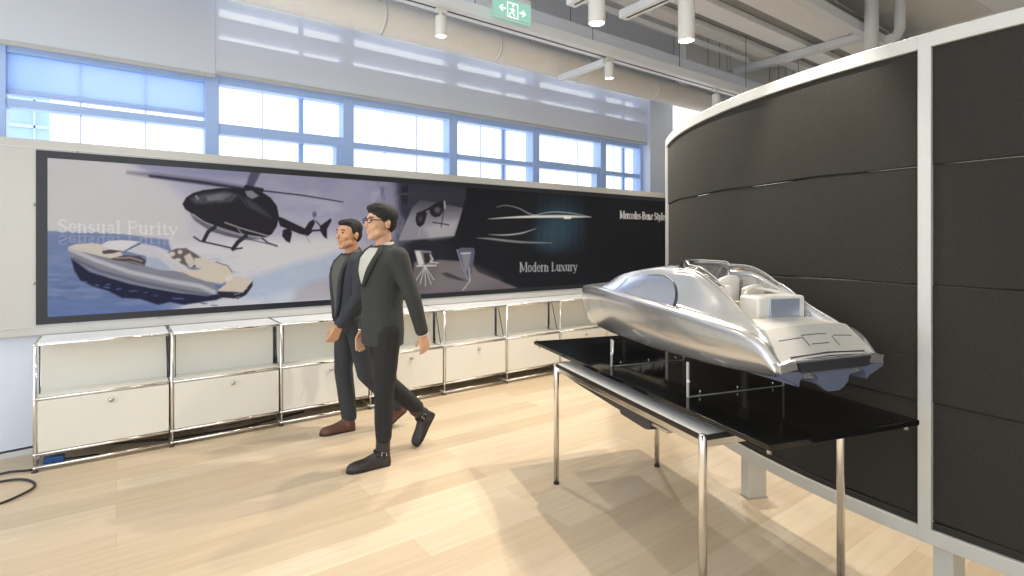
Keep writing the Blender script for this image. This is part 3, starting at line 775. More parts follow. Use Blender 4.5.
    G = {
     'M': (.98, stem(.14, 0, 1)+stem(.84, 0, 1)+[([(.16, 1), (.47, .12)], T_), ([(.47, .12), (.82, 1)], h_)]),
     'B': (.66, stem(.16, 0, 1)+[([(.16, .97)]+arc(.36, .76, .18, .21, 90, -90)+[(.16, .54)], .1), ([(.16, .54)]+arc(.38, .28, .2, .26, 90, -90)+[(.16, .03)], .11)]),
     'S': (.56, [(arc(.28, .75, .19, .22, 20, 215), .11), ([(.12, .62), (.42, .38)], .15), (arc(.27, .25, .2, .23, 30, -160), .11)]),
     'L': (.6, stem(.16, 0, 1)+[([(.16, .03), (.5, .03), (.54, .22)], .08)]),
     'P': (.62, stem(.16, 0, 1)+[([(.16, .97)]+arc(.36, .73, .18, .24, 90, -90)+[(.16, .48)], .1)]),
     'e': (.5, [(arc(.26, .34, .18, .33, 5, 320), .11), ([(.1, .36), (.43, .36)], h_)]),
     'r': (.4, stem(.13, 0, X_)+[([(.14, .46), (.22, .62), (.36, .66)], .09)]),
     'c': (.46, [(arc(.26, .34, .18, .33, 50, 310), .12)]),
     'd': (.56, stem(.42, 0, 1, 1, 1)+[(arc(.27, .34, .18, .33, 60, 300), .11)]),
     's': (.42, [(arc(.21, .5, .13, .16, 30, 215), .1), ([(.1, .42), (.31, .26)], .13), (arc(.2, .17, .14, .15, 30, -150), .1)]),
     '-': (.32, [([(.05, .32), (.26, .32)], .09)]),
     'n': (.58, stem(.13, 0, X_)+stem(.43, 0, .5, 1, 0)+[([(.14, .5), (.26, .66), (.38, .62), (.43, .48)], .09)]),
     'z': (.46, [([(.07, .64), (.4, .64)], .08), ([(.38, .64), (.08, .04)], .13), ([(.08, .04), (.4, .04)], .08)]),
     't': (.36, [([(.16, .9), (.16, .1), (.24, .03), (.33, .07)], .13), ([(.03, .65), (.32, .65)], h_)]),
     'y': (.52, [([(.07, .66), (.27, .04)], T_), ([(.45, .66), (.24, -.1), (.14, -.3), (.04, -.28)], h_+.02), ([(.0, .66), (.16, .66)], h_), ([(.36, .66), (.52, .66)], h_)]),
     'l': (.3, stem(.15, 0, 1)),
     'o': (.54, [(arc(.27, .34, .18, .33, 0, 360, 18), .12)]),
     'u': (.58, stem(.14, .16, X_, 0, 1)+stem(.43, 0, X_)+[([(.14, .2), (.2, .04), (.32, .04), (.43, .2)], .09)]),
     'x': (.52, [([(.08, .66), (.44, .02)], T_), ([(.44, .66), (.06, .02)], h_), ([(.0, .02), (.16, .02)], h_), ([(.34, .02), (.5, .02)], h_), ([(.0, .65), (.16, .65)], h_), ([(.36, .65), (.52, .65)], h_)]),
     'a': (.5, [([(.1, .56), (.2, .66), (.33, .6), (.36, .45), (.36, .08), (.46, .03)], .11), (arc(.22, .19, .14, .18, 60, 310), .1)]),
     'i': (.3, stem(.15, 0, X_)+[([(.15, .86), (.15, .93)], .14)]),
     ' ': (.3, []),
    }
    def text(s, p0, p1, hgt0, hgt1, col, alpha=1, flip=0, boost=1.):
        """letters from p0 (left end of base line) to p1 (right end); cap heights at both ends"""
        tot = sum(G[c][0] for c in s); x = 0
        for c in s:
            w_, st_ = G[c]
            for pts, wd in st_:
                q = []
                for (gx, gy) in pts:
                    f = (x+gx)/tot; hh = hgt0+(hgt1-hgt0)*f
                    gy_ = -gy*.85 if flip else gy
                    q.append((p0[0]+(p1[0]-p0[0])*f, p0[1]+(p1[1]-p0[1])*f-gy_*hh))
                line(q, wd*(hgt0+hgt1)/2*boost, col, alpha, .33)
            x += w_
    text('Mercedes-Benz Style', (620, 218.3), (665, 220), 7.2, 6.8, (236, 240, 244), 1, 0, 1.12)
    text('Modern Luxury', (519.5, 271.8), (577.5, 270.6), 9.2, 8.2, (176, 184, 192), 1)
    text('Sensual Purity', (57.5, 232), (178, 235), 13, 12, (236, 236, 240), .75)
    text('Sensual Purity', (57.5, 235.5), (178, 238), 11, 10, (214, 214, 222), .32, 1)
    # ---------------------------------------------------------------- mesh with colour attribute
    a = img/255.0
    lin = np.where(a <= .04045, a/12.92, ((a+.055)/1.055)**2.4)*.74
    me = bpy.data.meshes.new('printed_picture')
    cx_, cz_ = (BX0+BX1)/2, BZ0
    co_ = np.zeros((nz*nx, 3), np.float32)
    co_[:, 0] = (XX-cx_).ravel(); co_[:, 1] = 0; co_[:, 2] = (ZZ-cz_).ravel()
    idx = np.arange(nz*nx).reshape(nz, nx)
    q = np.stack([idx[:-1, :-1], idx[:-1, 1:], idx[1:, 1:], idx[1:, :-1]], -1).reshape(-1, 4)
    nq = len(q)
    me.vertices.add(nz*nx); me.vertices.foreach_set('co', co_.ravel())
    me.loops.add(nq*4); me.loops.foreach_set('vertex_index', q.ravel().astype(np.int32))
    me.polygons.add(nq); me.polygons.foreach_set('loop_start', np.arange(0, nq*4, 4, dtype=np.int32))
    try: me.polygons.foreach_set('loop_total', np.full(nq, 4, np.int32))
    except Exception: pass
    me.update(calc_edges=True)
    at = me.color_attributes.new('print', 'FLOAT_COLOR', 'POINT')
    rgba = np.ones((nz*nx, 4), np.float32); rgba[:, :3] = lin.reshape(-1, 3)
    at.data.foreach_set('color', rgba.ravel())
    m_ = bpy.data.materials.new('printed_vinyl'); m_.use_nodes = True
    nt = m_.node_tree; b = nt.nodes['Principled BSDF']
    va = nt.nodes.new('ShaderNodeVertexColor'); va.layer_name = 'print'
    nt.links.new(va.outputs[0], b.inputs['Base Color'])
    b.inputs['Roughness'].default_value = .55; b.inputs['Specular IOR Level'].default_value = .15
    me.materials.append(m_)
    o = bpy.data.objects.new('printed_picture', me); COL.objects.link(o); o.parent = t
    # mounting studs
    R = Matrix.Rotation(PI/2, 3, 'X')
    for k in range(15):
        for z in (BZ0-.004, BZ1+.004):
            x = BX0+.22+k*.49
            MB().lathe([(.001, 0), (.009, 0), (.008, .008), (.001, .010)], (x, 4.999, z), 10, R).build('stud', M['steel'], t)
    for z in (1.2, 1.75):
        MB().lathe([(.001, 0), (.009, 0), (.008, .008), (.001, .010)], (BX0-.012, 4.999, z), 10, R).build('stud', M['steel'], t)
    return t
make_banner()
# ================================================================== curved partition
PC, PR = (5.86, .49), 3.19
def pp(deg, r=0.): return (PC[0]+(PR+r)*math.cos(math.radians(deg)), PC[1]+(PR+r)*math.sin(math.radians(deg)))
PZ0, PZ1 = .262, 2.335
pt = thing('partition', (2.7, .8, 0), 'curved dark felt partition in a white metal frame standing on square legs', 'partition')
def arc_box(a0, a1, r0, r1, z0, z1, n=40):
    g = MB(); rr = []
    for k in range(n+1):
        a = a0+(a1-a0)*k/n
        p, q = pp(a, r0), pp(a, r1)
        rr.append([(p[0], p[1], z0), (q[0], q[1], z0), (q[0], q[1], z1), (p[0], p[1], z1)])
    g.rings(rr, smooth=False); return g
A_END, A_POST, A_FAR = 133.0, 174.85, 216
arc_box(A_END, A_FAR, -.03, .03, PZ1-.06, PZ1, 90).build('top_rail', M['alu'], pt, bevel=.003)
arc_box(A_END, A_FAR, -.03, .03, PZ0, PZ0+.06, 90).build('bottom_rail', M['alu'], pt, bevel=.003)
for a in (A_END, A_POST, A_FAR):
    arc_box(a-.42, a+.42, -.03, .031, PZ0, PZ1, 2).build('post', M['alu'], pt, bevel=.003)
for a0, a1 in ((A_END+.42, A_POST-.42), (A_POST+.42, A_FAR-.42)):
    g = MB(); n = 60
    levels = [PZ0+.055, .35, .83, 1.31, 1.80, PZ1-.055]
    for li in range(len(levels)-1):
        z0, z1 = levels[li], levels[li+1]
        off = .010 if li % 2 else .015
        prof = [(-.012, z0+.001), (off-.004, z0+.001), (off, z0+.006), (off, z1-.005), (off-.004, z1-.001), (-.012, z1-.001)]
        rr = []
        for k in range(n+1):
            a = a0+(a1-a0)*k/n
            wv = .003*math.sin(k*.35+li)
            rr.append([(pp(a, r)[0], pp(a, r)[1], z+wv*(1 if r > 0 else 0)) for r, z in prof])
        g.rings(rr, smooth=False)
    g.build('felt_panel', M['felt'], pt)
def foot_leg(a):
    c = Vector((*pp(a), 0)); ra = math.radians(a); rad = Vector((math.cos(ra), math.sin(ra), 0)); tan = Vector((-rad.y, rad.x, 0))
    T = lambda p: tuple(c+rad*p[0]+tan*p[1]+Vector((0, 0, p[2])))
    MB().box(-.15, -.03, -.035, .035, 0, PZ0+.03, T).build('leg', M['alu'], pt, bevel=.004)
    MB().box(-.155, -.025, -.04, .04, 0, .008, T).build('foot_plate', M['steel'], pt)
for a in (137, 156.8, 175.6, 196, 214): foot_leg(a)

# ================================================================== table
TA = math.radians(74.1); AX = Vector((math.cos(TA), math.sin(TA), 0)); PO = Vector((-AX.y, AX.x, 0))   # along, toward the near-left side
def TT(o):
    return lambda p: tuple(o+AX*p[0]+PO*p[1]+Vector((0, 0, p[2])))
A0 = Vector((2.1734, 2.5382, 0)); B0 = A0-AX*1.36
T = TT(B0)        # along 0..1.36, lateral 0 .. -.75
tb = thing('display_table', tuple(B0+AX*.68-PO*.375), 'chrome tube table with a pale top under the black slab', 'table')
tb.rotation_euler = (0, 0, 0)
L_, W_ = 1.36, .768
MB().box(0.012, L_-.012, -W_+.012, -.012, .728, .741, T).build('tabletop', M['tabletop'], tb, bevel=.002)
g = MB(); g.box(.004, L_-.004, -.013, -.004, .724, .7425, T).box(.004, L_-.004, -W_+.004, -W_+.013, .724, .7425, T).box(.004, .013, -W_+.004, -.004, .724, .7425, T).box(L_-.013, L_-.004, -W_+.004, -.004, .724, .7425, T)
g.build('edge_band', M['black_edge'], tb)
for (a, l) in ((.0, -.0), (L_, 0), (0, -W_), (L_, -W_)):
    p = T((a+(.017 if a == 0 else -.017), l+(-.017 if l == 0 else .017), 0))
    lg = MB().lathe([(.0165, .012), (.0165, .736), (.014, .744), (.004, .747)], (p[0], p[1], 0), 24).build('leg', M['chrome'], tb)
    MB().lathe([(.018, 0), (.018, .01), (.010, .014)], (p[0], p[1], 0), 20).build('foot', M['rubber'], lg)
for l in (-.03, -W_+.03):
    MB().box(.035, L_-.035, l-.012, l+.012, .690, .722, T).build('frame_rail', M['chrome'], tb, bevel=.004)
for a in (.03, L_-.03):
    MB().box(a-.012, a+.012, -W_+.035, -.035, .690, .722, T).build('frame_rail', M['chrome'], tb, bevel=.004)
# dark cable tray slung below the long side
g = MB(); g.prism([(0.40, .690), (1.31, .690), (1.30, .680), (1.1, .666), (.72, .650), (.66, .648), (.65, .632), (.44, .624), (.40, .634)], lambda p: T((p[0], -.045, p[1])), lambda p: T((p[0], -.20, p[1])))
g.build('cable_tray', M['dark'], tb)
MB().box(.28, .41, -.19, -.05, .655, .668, T).build('tray_bracket', M['steel'], tb)

# black slab on spacers
N0 = Vector((1.772, .952, 0)); S_L, S_W = 2.055, .750
TS = TT(N0)
sl = thing('display_slab', tuple(N0+AX*1.0-PO*.4+Vector((0, 0, .785))), 'long glossy black slab raised on small spacers above the chrome table', 'slab')
MB().box(0, S_L, -S_W, 0, .780, .80, TS).build('slab_sheet', M['slab'], sl, bevel=.0015)
for a, l in ((.03, -.03), (.03, -S_W+.03), (S_L-.03, -.03), (S_L-.03, -S_W+.03)):
    p = TS((a, l, 0)); MB().lathe([(.008, .757), (.008, .780)], (p[0], p[1], 0), 14).build('corner_pin', M['steel'], sl)
for a, l in ((.40, -.12), (.40, -.68), (1.02, -.12), (1.02, -.68), (1.5, -.12), (1.5, -.68)):
    p = TS((a, l, 0)); MB().lathe([(.016, .7415), (.016, .780)], (p[0], p[1], 0), 18).build('spacer', M['steel'], sl)

# clear cradle plates
OB = N0-PO*.40
TB = TT(OB)
bearers = []
def cradle(s, l0, l1, zb, zk, label):
    t = thing('cradle_plate', tuple(Vector(TB((s, 0, .80)))), label, 'stand', 'clear plates carrying the model boat')
    poly = [(l0, .803), (l1, .803), (l1, zb)]
    for k in range(9):
        f = k/8; poly.append((l1+(l0-l1)*f, zk+(zb-zk)*abs(2*f-1)))
    poly.append((l0, zb))
    pz = []
    for p in poly:
        if not pz or math.dist(p, pz[-1]) > 1e-4: pz.append(p)
    MB().prism(pz, lambda p: TB((s-.005, p[0], p[1])), lambda p: TB((s+.005, p[0], p[1]))).build('clear_sheet', M['acrylic'], t)
    for q in ((s-.004, s+.004, l0-.002, l0+.002, .8, zb), (s-.006, s+.006, l1-.003, l1+.003, .8, zb), (s-.002, s+.002, l0, l1, .8, .8025)): MB().box(*q, TB).build('bright_edge', M['alu'], t)
    for f in (.12, .5, .88):
        p = TB((s, l0+(l1-l0)*f, 0)); MB().lathe([(.0022, .8), (.0022, .822), (.001, .824)], (p[0], p[1], 0), 10).build('pin', M['chrome'], t)
    p = TB((s-.008, l1+.004, .872)); MB().ell(p, (.008, .008, .008), 12, 8).build('knob', M['lampbody'], t)
cradle(.565, -.27, .285, .955, .925, 'clear upright plate carrying the stern half of the model boat')
cradle(1.20, -.19, .292, .950, .925, 'clear upright plate carrying the bow half of the model boat')
g = MB(); p = TB((1.20, .285, 0)); g.lathe([(.008, .8), (.008, .945)], (p[0], p[1], 0), 14)
tag(g.build('support_rod', M['chrome']), 'slim chrome rod standing on the slab below the boat bow', 'rod')

# ================================================================== model boat
KS = [.10, .16, .24, .35, .50, .70, .95, 1.2, 1.4, 1.6, 1.8, 1.95, 2.03, 2.07]
KB = [.268, .276, .282, .285, .286, .286, .281, .265, .240, .198, .138, .078, .034, .010]
KZS = [1.035, 1.085, 1.120, 1.142, 1.158, 1.174, 1.188, 1.200, 1.205, 1.203, 1.194, 1.180, 1.168, 1.160]
KC = [.245, .247, .248, .248, .246, .240, .228, .205, .178, .143, .100, .058, .024, .008]
KZC = [.998, .992, .985, .976, .968, .962, .958, .955, .955, .955, .962, 1.000, 1.080, 1.125]
KZK = [.965, .962, .955, .940, .931, .928, .926, .925, .925, .926, .934, .972, 1.060, 1.115]
KU = [.232, .230, .222, .205, .192, .178, .166, .152, .132, .100, .060, .035, .015, .005]
KZU = [1.045, 1.105, 1.152, 1.205, 1.292, 1.352, 1.338, 1.315, 1.282, 1.222, 1.206, 1.188, 1.172, 1.162]
KZR = [1.0, 1.0, 1.0, 1.0, 1.06, 1.30, 1.364, 1.340, 1.304, 1.240, 1.212, 1.192, 1.174, 1.163]
KZSX = [.10, .125, .15, .18, .22, .28, .35, .50, .70, .95, 1.2, 1.4, 1.6, 1.8, 1.95, 2.03, 2.07]
KZSY = [1.035, 1.062, 1.090, 1.110, 1.125, 1.137, 1.144, 1.158, 1.174, 1.188, 1.200, 1.205, 1.203, 1.194, 1.180, 1.168, 1.160]
def bv(s, K): return smooth_interp(s, KZSX, KZSY) if K is KZS else smooth_interp(s, KS, K)
COCK0, COCK1 = .335, .80
def section(s):
    B, zs, C, zc, zk, U_, zu = (bv(s, K) for K in (KB, KZS, KC, KZC, KZK, KU, KZU))
    cock = s < COCK1
    zr = 1.085 if cock else bv(max(s, .95), KZR) if s > .95 else 1.366
    yt, zt = max(B-.030, U_+.002), zs+.006
    pts = []
    if cock:
        fz = 1.085 if s > .2 else 1.0
        pts += [(0, fz), (U_*.55, fz), (U_-.03, fz+.004), (U_-.022, zu-.03), (U_-.018, zu-.004)]
    else:
        pts += [(0, zr), (U_*.35, zr-(zr-zu)*.08), (U_*.66, zr-(zr-zu)*.34), (U_*.86, zr-(zr-zu)*.66), (U_*.95, zu+(zr-zu)*.12)]
    pts += [(U_-.006, zu)]
    # cabin flank, slightly concave, down to the valley beside the shoulder
    for f in (.15, .4, .65, .85):
        yy = U_+(yt-U_)*f**1.15; z_ = zu+(zt-zu)*f
        pts.append((yy, z_))
    pts += [(yt, zt), (B-.022, zs+.008), (B-.010, zs+.005), (B-.002, zs-.008), (B, zs-.022)]
    for f in (.25, .5, .75):
        y_ = B+(C-B)*(f**2.0)+.004*math.sin(PI*f); pts.append((y_, zs-.022+(zc-zs+.022)*f))
    pts += [(C, zc), (C-.012, zc-.008), (C*.5, zc+(zk-zc)*.6), (0, zk)]
    return pts
def full_section(s):
    h = section(s); r = [(-y, z) for y, z in h[::-1]][0:-1]
    # keel(-) ... centre ... keel(+): ring starting at keel
    left = [(y, z) for y, z in h[::-1]]          # keel -> centre, port side (+lat)
    right = [(-y, z) for y, z in h[1:-1]]        # centre -> keel, starboard
    return left+right
ss = [.10, .105, .115, .13, .145, .16, .18, .20, .22, .24, .27, .30]+[.30+(.79-.30)*k/14 for k in range(1, 15)]+[.799, .801]+[.80+(2.07-.80)*k/46 for k in range(1, 47)]
boat = thing('model_boat', TB((1.05, 0, .93)), 'large silver scale model of a sleek motor yacht on the black slab', 'model boat')
g = MB(); g.rings([[TB((s, y, z)) for y, z in full_section(s)] for s in ss])
hull = g.build('hull', M['boat'], boat)
# cabin side windows
def cab_point(s, f, off=0.):
    """point on the cabin flank, f=0 upper edge .. 1 valley, f<0 on the roof"""
    B, zs, U_, zu = (bv(s, K) for K in (KB, KZS, KU, KZU)); yt, zt = max(B-.030, U_+.002), zs+.006
    return (U_+(yt-U_)*max(f, 0)**1.15+off, zu+(zt-zu)*f+off*.6)
WS0, WS1 = .70, 1.47
def win_top(s):
    x = (s-WS0)/(WS1-WS0); return 1-(.84*math.sqrt(max(0, 1-((x-.30)/(.70 if x > .30 else .30))**2)))
for sg, nm in ((1, 'port'), (-1, 'starboard')):
    g = MB(); rr = []
    n = 40
    for k in range(n+1):
        s = WS0+(WS1-WS0)*k/n; ft = win_top(s); row = []
        for q in range(7):
            f = ft+(.97-ft)*q/6; y, z = cab_point(s, f, .0035); row.append(TB((s, sg*y, z)))
        rr.append(row)
    g.rings(rr, cap=False, closed=False)
    o = g.build('side_window', M['boat_glass'], boat); o['label'] = 'grey curved side window'
    tr = []
    for k in range(n//1+1):
        s = WS0+(WS1-WS0)*.42*k/n; y, z = cab_point(s, win_top(s), .004); tr.append(TB((s, sg*y, z)))
    MB().tube(tr, [.0045*(1-.6*k/n) for k in range(n+1)], 8).build('window_trim', M['boat_dark'], boat)
    # bright sill below the window, crisp seam along the bow flare
    tr = [TB((s, sg*(cab_point(s, .99, .003)[0]), cab_point(s, .99, .003)[1])) for s in [WS0-.02+(WS1-WS0+.1)*k/30 for k in range(31)]]
    MB().tube(tr, .0022, 6).build('sill_trim', M['chrome'], boat)
    tr = []
    for k in range(30):
        s = 1.35+.66*k/29; B, zs = bv(s, KB), bv(s, KZS); tr.append(TB((s, sg*(B+.001), zs-.03)))
    MB().tube(tr, .0016, 6).build('bow_seam', M['boat_dark'], boat)
# deck seams forward of the cabin
# windscreen : horseshoe band round the front of the cockpit
rr = []; n = 48
def ws_plan(t):   # t -1 .. 1 round the horseshoe, starboard to port
    a = t*PI/2; 
    return .50+.42*math.cos(a)**.75 if abs(t) < 1 else .50, .172*math.sin(a)
for k in range(n+1):
    t = -1+2*k/n; s, y = ws_plan(t)
    zb = bv(s, KZU)-.006 if s < .80 else 1.352+.006*math.cos(t)
    zb = min(zb, 1.356); top = zb+.006+.032*math.cos(t*PI/2)**.5 if abs(t) < 1 else zb+.006
    inn = .016*(math.cos(t*PI/2))
    rr.append([TB((s+.02, y*1.02, zb)), TB((s-.02-inn, y*.93, top)), TB((s-.024-inn, y*.91, top)), TB((s+.012, y*.99, zb))])
MB().rings(rr, smooth=True).build('windscreen', M['windscreen'], boat)
tr = [(Vector(r[1])+Vector(r[2]))/2 for r in rr]
MB().tube(tr, .0035, 8).build('windscreen_rail', M['boat'], boat)
# coaming caps
for sg in (1, -1):
    tr = [TB((s, sg*(bv(s, KU)-.012), bv(s, KZU)+.001)) for s in [.22+.56*k/30 for k in range(31)]]
    MB().tube(tr, .0055, 10).build('coaming_cap', M['boat'], boat)
# aft sun deck: sloping top, break line and rear face
def deck_pt(s, y):
    if s > .20: z = 1.158+.012*(s-.20)/.16
    elif s > .165: z = 1.125+(1.158-1.125)*((s-.165)/.035)
    else: z = 1.045+(1.125-1.045)*((s-.085)/.08)
    return TB((s, y, z-.010*(abs(y)/.22)**2))
rr = []
for s in [.085, .10, .125, .15, .165, .178, .19, .20, .23, .27, .31, .345]:
    w = .238 if s < .13 else interp(s, [.13, .20, .345], [.236, .215, .195])
    top = [deck_pt(s, -w+2*w*k/12) for k in range(13)]
    bot = [TB((s, w, 1.03)), TB((s, -w, 1.03))]
    rr.append(top+bot)
MB().rings(rr, smooth=False).build('aft_deck', M['boat_deck'], boat)
def seam(pts, w=.0016, m='boat_dark', name='panel_seam'):
    MB().tube([Vector(deck_pt(s, y))+Vector((0, 0, .0008)) for s, y in pts], w, 6).build(name, M[m], boat)
seam([(.158, .19), (.158, .10), (.158, .07)]); seam([(.165, .07), (.165, 0), (.165, -.06)]); seam([(.158, -.09), (.158, -.19)])
seam([(.135, .05), (.135, -.04)]); seam([(.155, -.08), (.125, -.085)]); seam([(.16, .07), (.13, .065)])
seam([(.105, .19), (.105, 0), (.105, -.19)], .0034); seam([(.095, .19), (.095, 0), (.095, -.19)], .0022)
# rear recess and transom with two tunnels
g = MB(); g.prism([(-.185, 1.045), (.185, 1.045), (.170, 1.008), (-.170, 1.008)], lambda p: TB((.072, p[0], p[1])), lambda p: TB((.11, p[0], p[1]))); g.build('rear_recess', M['dark'], boat)
g = MB()
for sg in (1, -1):
    g.prism([(sg*.268, 1.042), (sg*.19, 1.056), (sg*.178, 1.018), (sg*.264, 1.008)], lambda p: TB((.080, p[0], p[1])), lambda p: TB((.12, p[0], p[1])))
g.box(.078, .10, -.2, .2, 1.043, 1.052, TB)
g.build('stern_lip', M['boat'], boat, bevel=.003)
g = MB()
poly = [(.272, 1.012), (.262, .998), (.185, .966)]
def arcp(cx, r, z0): return [(cx+r*math.cos(PI*k/10), z0+r*1.0*math.sin(PI*k/10)) for k in range(11)]
poly += arcp(.125, .050, .955)[0:]
poly += [(.050, .935), (.028, .925), (-.028, .925), (-.050, .935)]
poly += arcp(-.125, .050, .955)
poly += [(-.185, .966), (-.262, .998), (-.272, 1.012)]
g.prism(poly, lambda p: TB((.082, p[0], p[1])), lambda p: TB((.098, p[0], p[1]))); o = g.build('transom', M['boat_stern'], boat); o['label'] = 'blue-grey transom with two arched cut-outs'
for sg in (1, -1):
    g = MB(); R_ = []
    for s in (.098, .32):
        R_.append([TB((s, sg*.125+.050*math.cos(PI*k/10), .955+.050*math.sin(PI*k/10)*(1 if s < .2 else .5))) for k in range(11)])
    g.rings(R_, cap=False, closed=False)
    g.build('propeller_tunnel', M['boat_stern'], boat)
# cockpit: seats, console, engine box
def seat(s, y, w, d, h, zf, name='seat'):
    e = bpy.data.objects.new(name, None); COL.objects.link(e); e.parent = boat
    e.location = parent_world(boat).inverted() @ Vector(TB((s, y, zf)))
    MB().box(s-d/2, s+d/2, y-w/2, y+w/2, zf, zf+h*.45, TB).build('cushion', M['seat_mat'], e, bevel=.010, seg=3)
    g = MB(); rr = []
    for k in range(9):
        a = -1+2*k/8; bulge = .018*(1-a*a)
        yy = y+a*w/2
        rr.append([TB((s-d/2-bulge-.006, yy, zf+h*.3)), TB((s-d/2-bulge-.014, yy, zf+h*(1-.10*a*a))), TB((s-d/2-bulge+.008, yy, zf+h*(1-.10*a*a))), TB((s-d/2-bulge+.014, yy, zf+h*.3))])
    g.rings(rr); g.build('backrest', M['seat_mat'], e, bevel=.003)
for y in (.085, -.085): seat(.76, y, .12, .07, .225, 1.10)
for y in (.085, -.085): seat(.61, y, .12, .08, .205, 1.085)
MB().box(.50, .84, -.018, .018, 1.085, 1.215, TB).build('centre_console', M['boat_deck'], boat, bevel=.008)
MB().box(.36, .47, -.175, .09, 1.085, 1.254, TB).build('sunpad_box', M['seat_mat'], boat, bevel=.012, seg=3)
MB().box(.352, .362, -.135, .03, 1.165, 1.244, TB).build('pad_panel', M['sunpad'], boat, bevel=.003)
MB().box(.355, .43, .095, .165, 1.085, 1.15, TB).build('step_box', M['seat_mat'], boat, bevel=.010, seg=3)
tr = [TB((.46+.05*math.sin(PI*k/12), -.155+.22*k/12, 1.254+.020*math.sin(PI*k/12))) for k in range(13)]
MB().tube(tr, .008, 10).build('rear_headrest', M['seat_mat'], boat)
c0 = Vector(TB((.80, .085, 1.24)))
ring = [c0+AX*0.0+PO*(.026*math.cos(2*PI*k/16))+Vector((0, 0, .026*math.sin(2*PI*k/16))) for k in range(16)]
MB().tube(ring, .003, 8, closed=True).build('steering_wheel', M['boat_dark'], boat)
MB().box(.78, .86, -.15, .15, 1.24, 1.30, TB).build('dashboard', M['boat_deck'], boat, bevel=.010, seg=3)
# ================================================================== people
def solid(mb, name, m, parent, voxel=.007, sm=2, fac=.5):
    """fuse overlapping closed forms into one continuous skin"""
    me = bpy.data.meshes.new(name); me.from_pydata([tuple(p) for p in mb.v], [], mb.f)
    bm = bmesh.new(); bm.from_mesh(me); bmesh.ops.recalc_face_normals(bm, faces=bm.faces[:]); bm.to_mesh(me); bm.free()
    tmp = bpy.data.objects.new('tmp', me); COL.objects.link(tmp)
    r = tmp.modifiers.new('r', 'REMESH'); r.mode = 'VOXEL'; r.voxel_size = voxel; r.use_smooth_shade = True
    s = tmp.modifiers.new('s', 'SMOOTH'); s.factor = fac; s.iterations = sm
    dg = bpy.context.evaluated_depsgraph_get(); dg.update()
    out = bpy.data.meshes.new_from_object(tmp.evaluated_get(dg))
    bpy.data.objects.remove(tmp); bpy.data.meshes.remove(me)
    out.name = name; out.materials.clear(); out.materials.append(m)
    out.transform(parent_world(parent).inverted())
    for p in out.polygons: p.use_smooth = True
    o = bpy.data.objects.new(name, out); COL.objects.link(o); o.parent = parent
    return o

def chain(mb, pts, rs, n=14, flat=None):
    """tapered limb with round joints"""
    P = [Vector(p) for p in pts]; Q = []; RR = []
    for k in range(len(P)-1):
        for q in range(6):
            f = q/6; Q.append(P[k].lerp(P[k+1], f)); RR.append(rs[k]+(rs[k+1]-rs[k])*(f*f*(3-2*f)))
    Q.append(P[-1]); RR.append(rs[-1])
    mb.tube(Q, RR, n)
    for p, r in zip(P, rs): mb.ell(p, (r, r, r), n, 8)

def torso_rings(mb, levels, n=24):
    """levels: (cx, cy, z, half depth x, half width y)"""
    rr = []
    for cx, cy, z, a, b in levels:
        rr.append([(cx+a*math.copysign(abs(math.cos(2*PI*j/n))**.85, math.cos(2*PI*j/n)), cy+b*math.copysign(abs(math.sin(2*PI*j/n))**.85, math.sin(2*PI*j/n)), z) for j in range(n)])
    mb.rings(rr)

def hand(mb, wrist, d, side, curl=.5, sc_=1.):
    """palm, four fingers and thumb; d: direction the hand hangs; side: +1 palm faces +y"""
    w = Vector(wrist); d = Vector(d).normalized()
    fwd = Vector((-1, 0, 0)); fwd = (fwd-d*fwd.dot(d)).normalized()      # thumb side points forward
    pal = Vector((0, side, 0)); pal = (pal-d*pal.dot(d)-fwd*pal.dot(fwd)).normalized()
    L = .085*sc_
    for k in range(6):
        f = k/5; c = w+d*(L*f)
        for q in (-1, -.33, .33, 1): mb.ell(c+fwd*(q*.026*sc_*(.75+.25*f)), (.0135*sc_,)*3, 10, 6)
    lens = (.070, .080, .074, .058)
    for i, q in enumerate((1, .35, -.3, -.95)):
        b = w+d*L*.95+fwd*(q*.028*sc_)
        l = lens[i]*sc_; c1 = curl*(1+.12*i)
        p1 = b+(d*math.cos(c1*.5)+pal*math.sin(c1*.5))*l*.45
        p2 = p1+(d*math.cos(c1*1.3)+pal*math.sin(c1*1.3))*l*.32
        p3 = p2+(d*math.cos(c1*2.0)+pal*math.sin(c1*2.0))*l*.25
        chain(mb, [b, p1, p2, p3], [.0088*sc_, .0082*sc_, .0074*sc_, .0064*sc_], 8)
    b = w+d*L*.30+fwd*.026*sc_+pal*.006
    p1 = b+(d*.72+fwd*.5+pal*.45).normalized()*.034*sc_; p2 = p1+(d*.9+fwd*.1+pal*.40).normalized()*.028*sc_
    chain(mb, [b, p1, p2], [.0115*sc_, .0098*sc_, .0078*sc_], 8)

